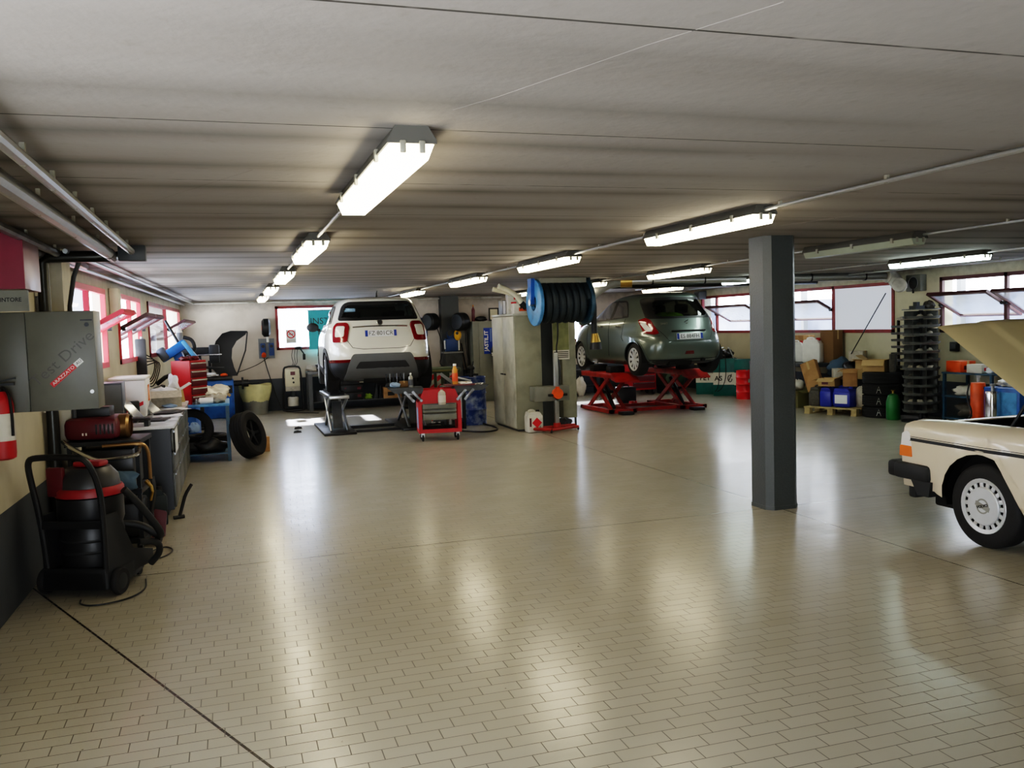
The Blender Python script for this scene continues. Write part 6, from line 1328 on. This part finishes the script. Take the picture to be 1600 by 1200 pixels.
carton('brown paper wrapped parcel behind the larger white jerrycan', (10.98, 14.24, .84), (.24, .34, .62), R(6), 'cardboard_dark'); carton('flat tan carton lying behind the white jerrycans', (10.98, 15.1, .84), (.26, .4, .52), R(-4), 'cardboard')
def clut(px_, py_, X): return atx(px_, py_, X)
# clutter mound next to the bench: a low table carries it
t = table('clutter_table', 'low steel table buried under boxes right of the cluttered bench', 'table', (10.98, 13.50, 0), (.4, 1.1, .58), 0, 'dark_grey', 'dark_metal', .05, (), .04)
heap('dark blue and black sacks slumped over the boxes', (10.94, 13.92, .581), (.46, .52, .36), 'blue_rag', 101, 'sack_pile', 'sack'); heap('black bin bags on the clutter table behind the cartons', (10.94, 13.52, .581), (.40, .5, .34), 'black_plastic', 102, 'sack_pile', 'sack')
carton('grey-green carton tilted on top of the black sacks', (10.92, 13.42, .90), (.22, .26, .18), R(30), 'clutter_light'); carton('tan open carton at the right top of the sacks', (10.9, 13.16, .581), (.28, .28, .34), R(10), 'kraft', True)
o = carton('long brown carton leaning down from the bench corner', (10.42, 13.95, .36), (.30, .12, .56), R(-60), 'cardboard'); o.rotation_euler = (R(-10), R(-22), R(-62))
o = carton('grey long board carton sloping behind the open cartons', (10.62, 13.55, .60), (.22, .44, .16), R(-30), 'clutter_light')
carton('olive carton on the floor under the cluttered bench', (10.40, 14.50, 0), (.3, .36, .33), R(5), 'olive', True); heap('white bag stuffed in the olive carton under the bench', (10.40, 14.50, .335), (.24, .26, .2), 'bag', 103, 'bag', 'bag')
heap('dark scrap heap between bench and pallet', (10.88, 14.16, 0), (.30, .3, .42), 'clutter', 104, 'scrap_heap', 'scrap')
# pallet and cans
t = thing('pallet', 'pale wooden pallet under the blue jerrycans', 'pallet', (10.32, 13.13, 0), R(-67))
for k in range(5): MB().bb(-.50, .50, -.40+k*.175, -.28+k*.175, .11, .13).build('deck_board', 'pallet', t)
for a in (-.44, 0, .44): 
    MB().bb(a-.05, a+.05, -.4, .42, .0, .018).build('base_board', 'pallet', t)
    for b in (-.34, 0, .34): MB().bb(a-.05, a+.05, b-.05, b+.05, .018, .11).build('block', 'pallet', t)
pm = Matrix.Translation((10.32, 13.13, 0)) @ Matrix.Rotation(R(-67), 4, 'Z'); PP = lambda x, y, z=.13: tuple(pm @ V((x, y, z)))
jerrycan('grey-brown canister with round handle on the left end of the pallet', PP(-.36, -.12), (.2, .34, .36), R(-67), 'clutter', 'black'); jerrycan('blue jerrycan left of its twin on the pallet', PP(-.13, -.14), (.22, .36, .36), R(-67), 'blue_can', 'blue_can'); jerrycan('blue jerrycan with white and grey labels on the pallet', PP(.17, -.14), (.34, .36, .36), R(-67), 'blue_can', 'blue_can', sheet='plate_white')
heap('grey sack at the right end of the pallet', PP(.43, -.1), (.14, .3, .4), 'clutter_light', 105, 'sack', 'sack')
carton('open tan carton lying on the blue jerrycans, flap towards the hall', PP(-.14, -.15, .49), (.30, .26, .14), R(-60), 'kraft', True, mark='dark_red'); carton('tall open tan carton on top of the blue jerrycans', PP(.20, -.05, .49), (.24, .24, .30), R(-40), 'cardboard', True)
# tyres
TG = 'stack of car tyres by the right wall'
TL = ['bottom tyre of the stack with chalk arrows', 'second tyre from the floor in the chalk marked stack', 'third tyre from the floor in the chalk marked stack', 'top tyre of the stack by the right wall, unmarked']
for k in range(4): tyre(TL[k], (10.52, 12.33, .095+.19*k), (0, 0, 0), .315, .188, None, TG, R(-140) if k < 3 else False)
for k in range(4): tyre(['bottom tyre of the hidden stack behind the chalk marked tyres', 'second tyre up in the hidden stack behind the chalk marked tyres', 'third tyre up in the hidden stack behind the chalk marked tyres', 'top tyre of the hidden stack behind the chalk marked tyres'][k], (10.90, 12.60, .095+.19*k), (0, 0, 0), .28, .188, None, 'tyres behind the marked stack')
carton('open tan carton standing on the tyre stack', (10.50, 12.44, .763), (.36, .3, .2), R(-58), 'kraft', True); o = carton('dark flat case leaning beside the carton on the tyres', (10.60, 12.16, .763), (.08, .26, .30), R(-50), 'clutter', tape='black', name='flat_case', cat='case')
mat('gas_green', '1a6e30', rough=.4)
t = thing('gas_cylinder', 'green gas cylinder between tyre stack and parts carousel', 'gas cylinder', (10.34, 11.86, 0)); MB().lathe([(0, 0), (.1, 0), (.11, .02), (.11, .30), (.08, .40), (.03, .43), (0, .43)], seg=24).build('cylinder', 'gas_green', t); MB().cyl((0, 0, .42), (0, 0, .48), .02).box((0, 0, .48), (.07, .02, .02)).build('valve', 'brass', t)
# racks of pipes behind the carousel
t = thing('parts_rack', 'dark rack of long grey trays on the wall left of the parts carousel', 'rack', (11.03, 12.22, 0))
for a in (-.34, .30): MB().bb(-.02, .02, a-.015, a+.015, 0, 1.62).build('upright', 'dark_metal', t)
for k in range(7): MB().prism([(-.16, .80+k*.115), (.02, .80+k*.115), (.06, .84+k*.115), (-.17, .84+k*.115)], -.33, .29, 'y').build('tray', 'grey_metal', t)
MB().lump((-.05, 0, 1.615), (.2, .5, .08), .2, 110).build('wrapping', 'clutter_light', t)
# carousel
t = thing('parts_carousel', 'tall dark carousel of stacked parts trays near the right wall', 'carousel', (10.50, 11.42, 0), R(-25)); mat('tray_grey', '626564', rough=.5, dirt=('33302c', 9))
MB().cyl((0, 0, .02), (0, 0, 1.78), .035).build('pole', 'dark_metal', t); MB().lathe([(0, 0), (.3, 0), (.3, .025), (.06, .03), (0, .03)], seg=8).build('base', 'dark_metal', t)
rr_ = random.Random(5)
for k in range(12):
    z = .16+k*.135
    tr = MB().lathe([(.03, z), (.265, z), (.285, z+.04), (.278, z+.042), (.26, z+.008), (.03, z+.008)], seg=24).build('tray', 'tray_grey', t)
    mb = MB()
    for q in range(8):
        a = q*PI/4; mb.box((math.cos(a)*.15, math.sin(a)*.15, z+.065), (.22, .006, .115), (0, 0, a))
    mb.build('divider', 'tray_grey', tr)
    mb = MB()
    for q in range(8):
        if rr_.random() < .7:
            a = q*PI/4+PI/8; mb.lump((math.cos(a)*.19, math.sin(a)*.19, z+.008), (.1, .09, .07), .35, q+k*9, 5)
    mb.build('spare_parts', ('clutter', 'clutter_light')[k % 2 and rr_.random() < .8], tr, ang=80)['kind'] = 'stuff'
MB().lathe([(0, 1.785), (.285, 1.785), (.285, 1.80), (0, 1.80)], seg=24).build('top_tray', 'tray_grey', t)
t = thing('parts_pile', 'dark spare parts lying on top of the carousel', 'parts', (10.50, 11.42, 1.80)); MB().bb(-.18, .0, -.08, .06, 0, .05).bb(-.13, -.07, -.05, .03, .05, .11).build('bracket', 'dark_metal', t); MB().lump((.14, -.02, 0), (.18, .16, .13), .35, 112).build('wrapped_part', 'clutter', t)
t = thing('plinth_board', 'grey low board at the foot of the carousel', 'board', (10.62, 11.82, 0), R(-55)); MB().bb(-.25, .28, -.17, -.12, 0, .07).build('board', 'mid_grey', t); MB().bb(-.25, .28, -.12, -.10, 0, .03).build('ledge', 'dark_grey', t)
# blue shelf unit and things
t = thing('shelf_unit', 'dark blue steel shelf by the right wall, between carousel and beige car', 'shelf', (10.85, 10.62, 0))
for a in (-.22, .24):
    for b in (-.45, .45): MB().bb(a-.02, a+.02, b-.02, b+.02, 0, .80).build('upright', 'blue_steel', t)
for z in (.08, .42, .78): MB().bb(-.25, .27, -.48, .48, z, z+.025).build('shelf_board', 'blue_steel', t)
def sh(y, z=.805, dx=-.05): return (10.85+dx, y, z)
carton('orange-red box on the top of the blue shelf', sh(10.92), (.26, .34, .17), R(-8), 'orange', tape='kraft', mark='dark_red'); carton('white box with small red print on the blue shelf top', sh(10.56), (.24, .26, .13), R(6), 'dirty_white', mark='label_red'); heap('crumpled paper on the blue shelf top next to the white box', sh(10.28), (.24, .22, .09), 'paper', 120, 'paper_heap', 'paper')
heap('white crumpled bag on the middle level of the blue shelf', sh(10.78, .446), (.3, .4, .16), 'bag', 121, 'bag', 'bag'); heap('black parts heap on the middle level of the blue shelf', sh(10.38, .446), (.3, .24, .14), 'black', 122, 'parts_heap', 'parts'); heap('brown and black scrap heap on the lowest level of the blue shelf', sh(10.62, .106), (.36, .6, .24), 'clutter', 123, 'scrap_heap', 'scrap')
t = thing('polystyrene_block', 'white foam block on the floor before the blue shelf', 'block', tuple(atz(1469, 648)+V((0, 0, .0))), R(-72)); MB().bb(-.15, .15, -.05, .05, .06, .14, .005).build('foam', 'white', t); MB().bb(-.13, .13, -.04, .04, 0, .06).build('support', 'dark_grey', t)
def gasc(label, px_, X, r, h, mt, gr=None):
    p = atx(px_, 620, X); t = thing('gas_cylinder', label, 'gas cylinder', (X, p.y, .10), 0)
    MB().lathe([(0, 0), (r*.95, 0), (r, .02), (r, h-.04), (r*.92, h-.008), (r*.3, h), (0, h)], seg=28).build('cylinder', mt, t); MB().cyl((0, 0, h-.01), (0, 0, h+.08), .022).box((0, 0, h+.08), (.08, .03, .03)).build('valve', 'galv', t); MB().lathe([(0, -.10), (r*1.1, -.10), (r*1.1, -.06), (r*.9, 0), (0, 0)], seg=20).build('foot_ring', 'black', t); return t
gasc('orange upright gas cylinder wrapped by a black hose', 1528, 10.20, .10, .62, 'orange'); gasc('shiny steel gas cylinder right of the orange one', 1551, 10.15, .10, .52, 'chrome')
p = atx(1528, 620, 10.20); cable('black hose winding around the orange cylinder', [(10.09, p.y+.05, .70), (10.05, p.y+.06, .5), (10.06, p.y-.05, .28), (10.05, p.y+.04, .2), (10.0, p.y+.12, .12), (9.98, p.y+.2, .015), (9.9, p.y+.32, .015)], .013, name='hose', cat='hose')
o = MB().tube([(.1*math.cos(a), .1*math.sin(a)*1.0, .025+.04*(a/20)) for a in np.linspace(0, 20, 70)], .014, 6).build('hose_coil', 'yellow', loc=tuple(atz(1512, 658)+V((.1, .05, 0)))); tag(o, 'yellow hose coil on the floor by the orange cylinder', 'hose')
t = thing('blue_cabinet', 'blue machine cabinet behind the raised bonnet edge', 'cabinet', (10.45, 9.60, 0)); MB().bb(-.25, .4, -.3, .3, .04, .66, .015).build('cabinet_body', 'blue', t); MB().bb(-.22, .37, -.27, .27, 0, .04).build('plinth', 'black', t); MB().bb(-.255, -.25, -.26, .26, .1, .6).build('front_panel', 'light_blue', t); MB().lump((-.0, .1, .66), (.25, .3, .12), .3, 130).build('rag', 'bag', t)
for k in range(2): MB().tube([(-.24, .3+.03*k, .66), (-.30, .36, .4), (-.26, .42-.04*k, .1)], .01, 6, smooth=2).build('cable_loop', 'black', t)
t = thing('floor_jack', 'long low black trolley jack on the floor before the cylinders', 'jack', (9.75, 9.95, 0), R(60)); MB().bb(-.35, .35, -.12, -.07, .04, .12).bb(-.35, .35, .07, .12, .04, .12).bb(-.3, -.1, -.07, .07, .05, .12).build('jack_frame', 'black', t); MB().cyl((-.3, 0, .1), (-.75, 0, .35), .016).build('handle', 'dark_metal', t); MB().cyl((.25, 0, .1), (.25, 0, .16), .05).build('saddle', 'dark_metal', t)
for a in (-.28, .3): MB().cyl((a, -.15, .04), (a, .15, .04), .04).build('axle_wheel', 'dark_metal', t)
# wall things
t = thing('wall_fan', 'square grey extractor fan high on the right wall', 'fan', (XR, 12.22, 2.24)); MB().bb(-.13, 0, -.17, .17, -.14, .14, .012).build('housing', 'cabinet_grey', t); mb = MB(); mb.lathe([(0, -.135), (.085, -.135), (.1, -.13)], axis='x', seg=24); mb.build('grille', 'dark_grey', t)
mb = MB().lathe([(.1, -.13), (.105, -.138), (.11, -.13)], axis='x', seg=24); mb.build('grille_ring', 'galv', t); MB().bb(-.14, -.12, -.012, .012, -.17, -.1).build('pull_tab', 'dark_metal', t)
tag(MB().cyl(tuple(atx(1384, 458, 10.78)), tuple(atx(1330, 553, 10.78)), .009).build('pull_rod', 'dark_metal'), 'thin long rod hanging from the flexible duct end', 'rod')
t = thing('switch_box', 'small black box on the right wall beside the raised bonnet', 'box', (XR, 11.42, 1.17)); MB().bb(-.06, 0, -.08, .08, -.07, .08, .008).build('box_body', 'black_plastic', t); MB().bb(-.066, -.06, -.05, .05, -.03, .04).build('cover', 'dark_grey', t)
t = thing('wall_lamp_box', 'grey box at the top left corner of the first right window', 'box', (XR, 19.35, 2.33)); MB().bb(-.2, 0, -.14, .14, -.10, .10, .01).build('box_body', 'mid_grey', t); MB().bb(-.21, -.2, -.1, .1, -.06, .06).build('cover', 'dark_grey', t)
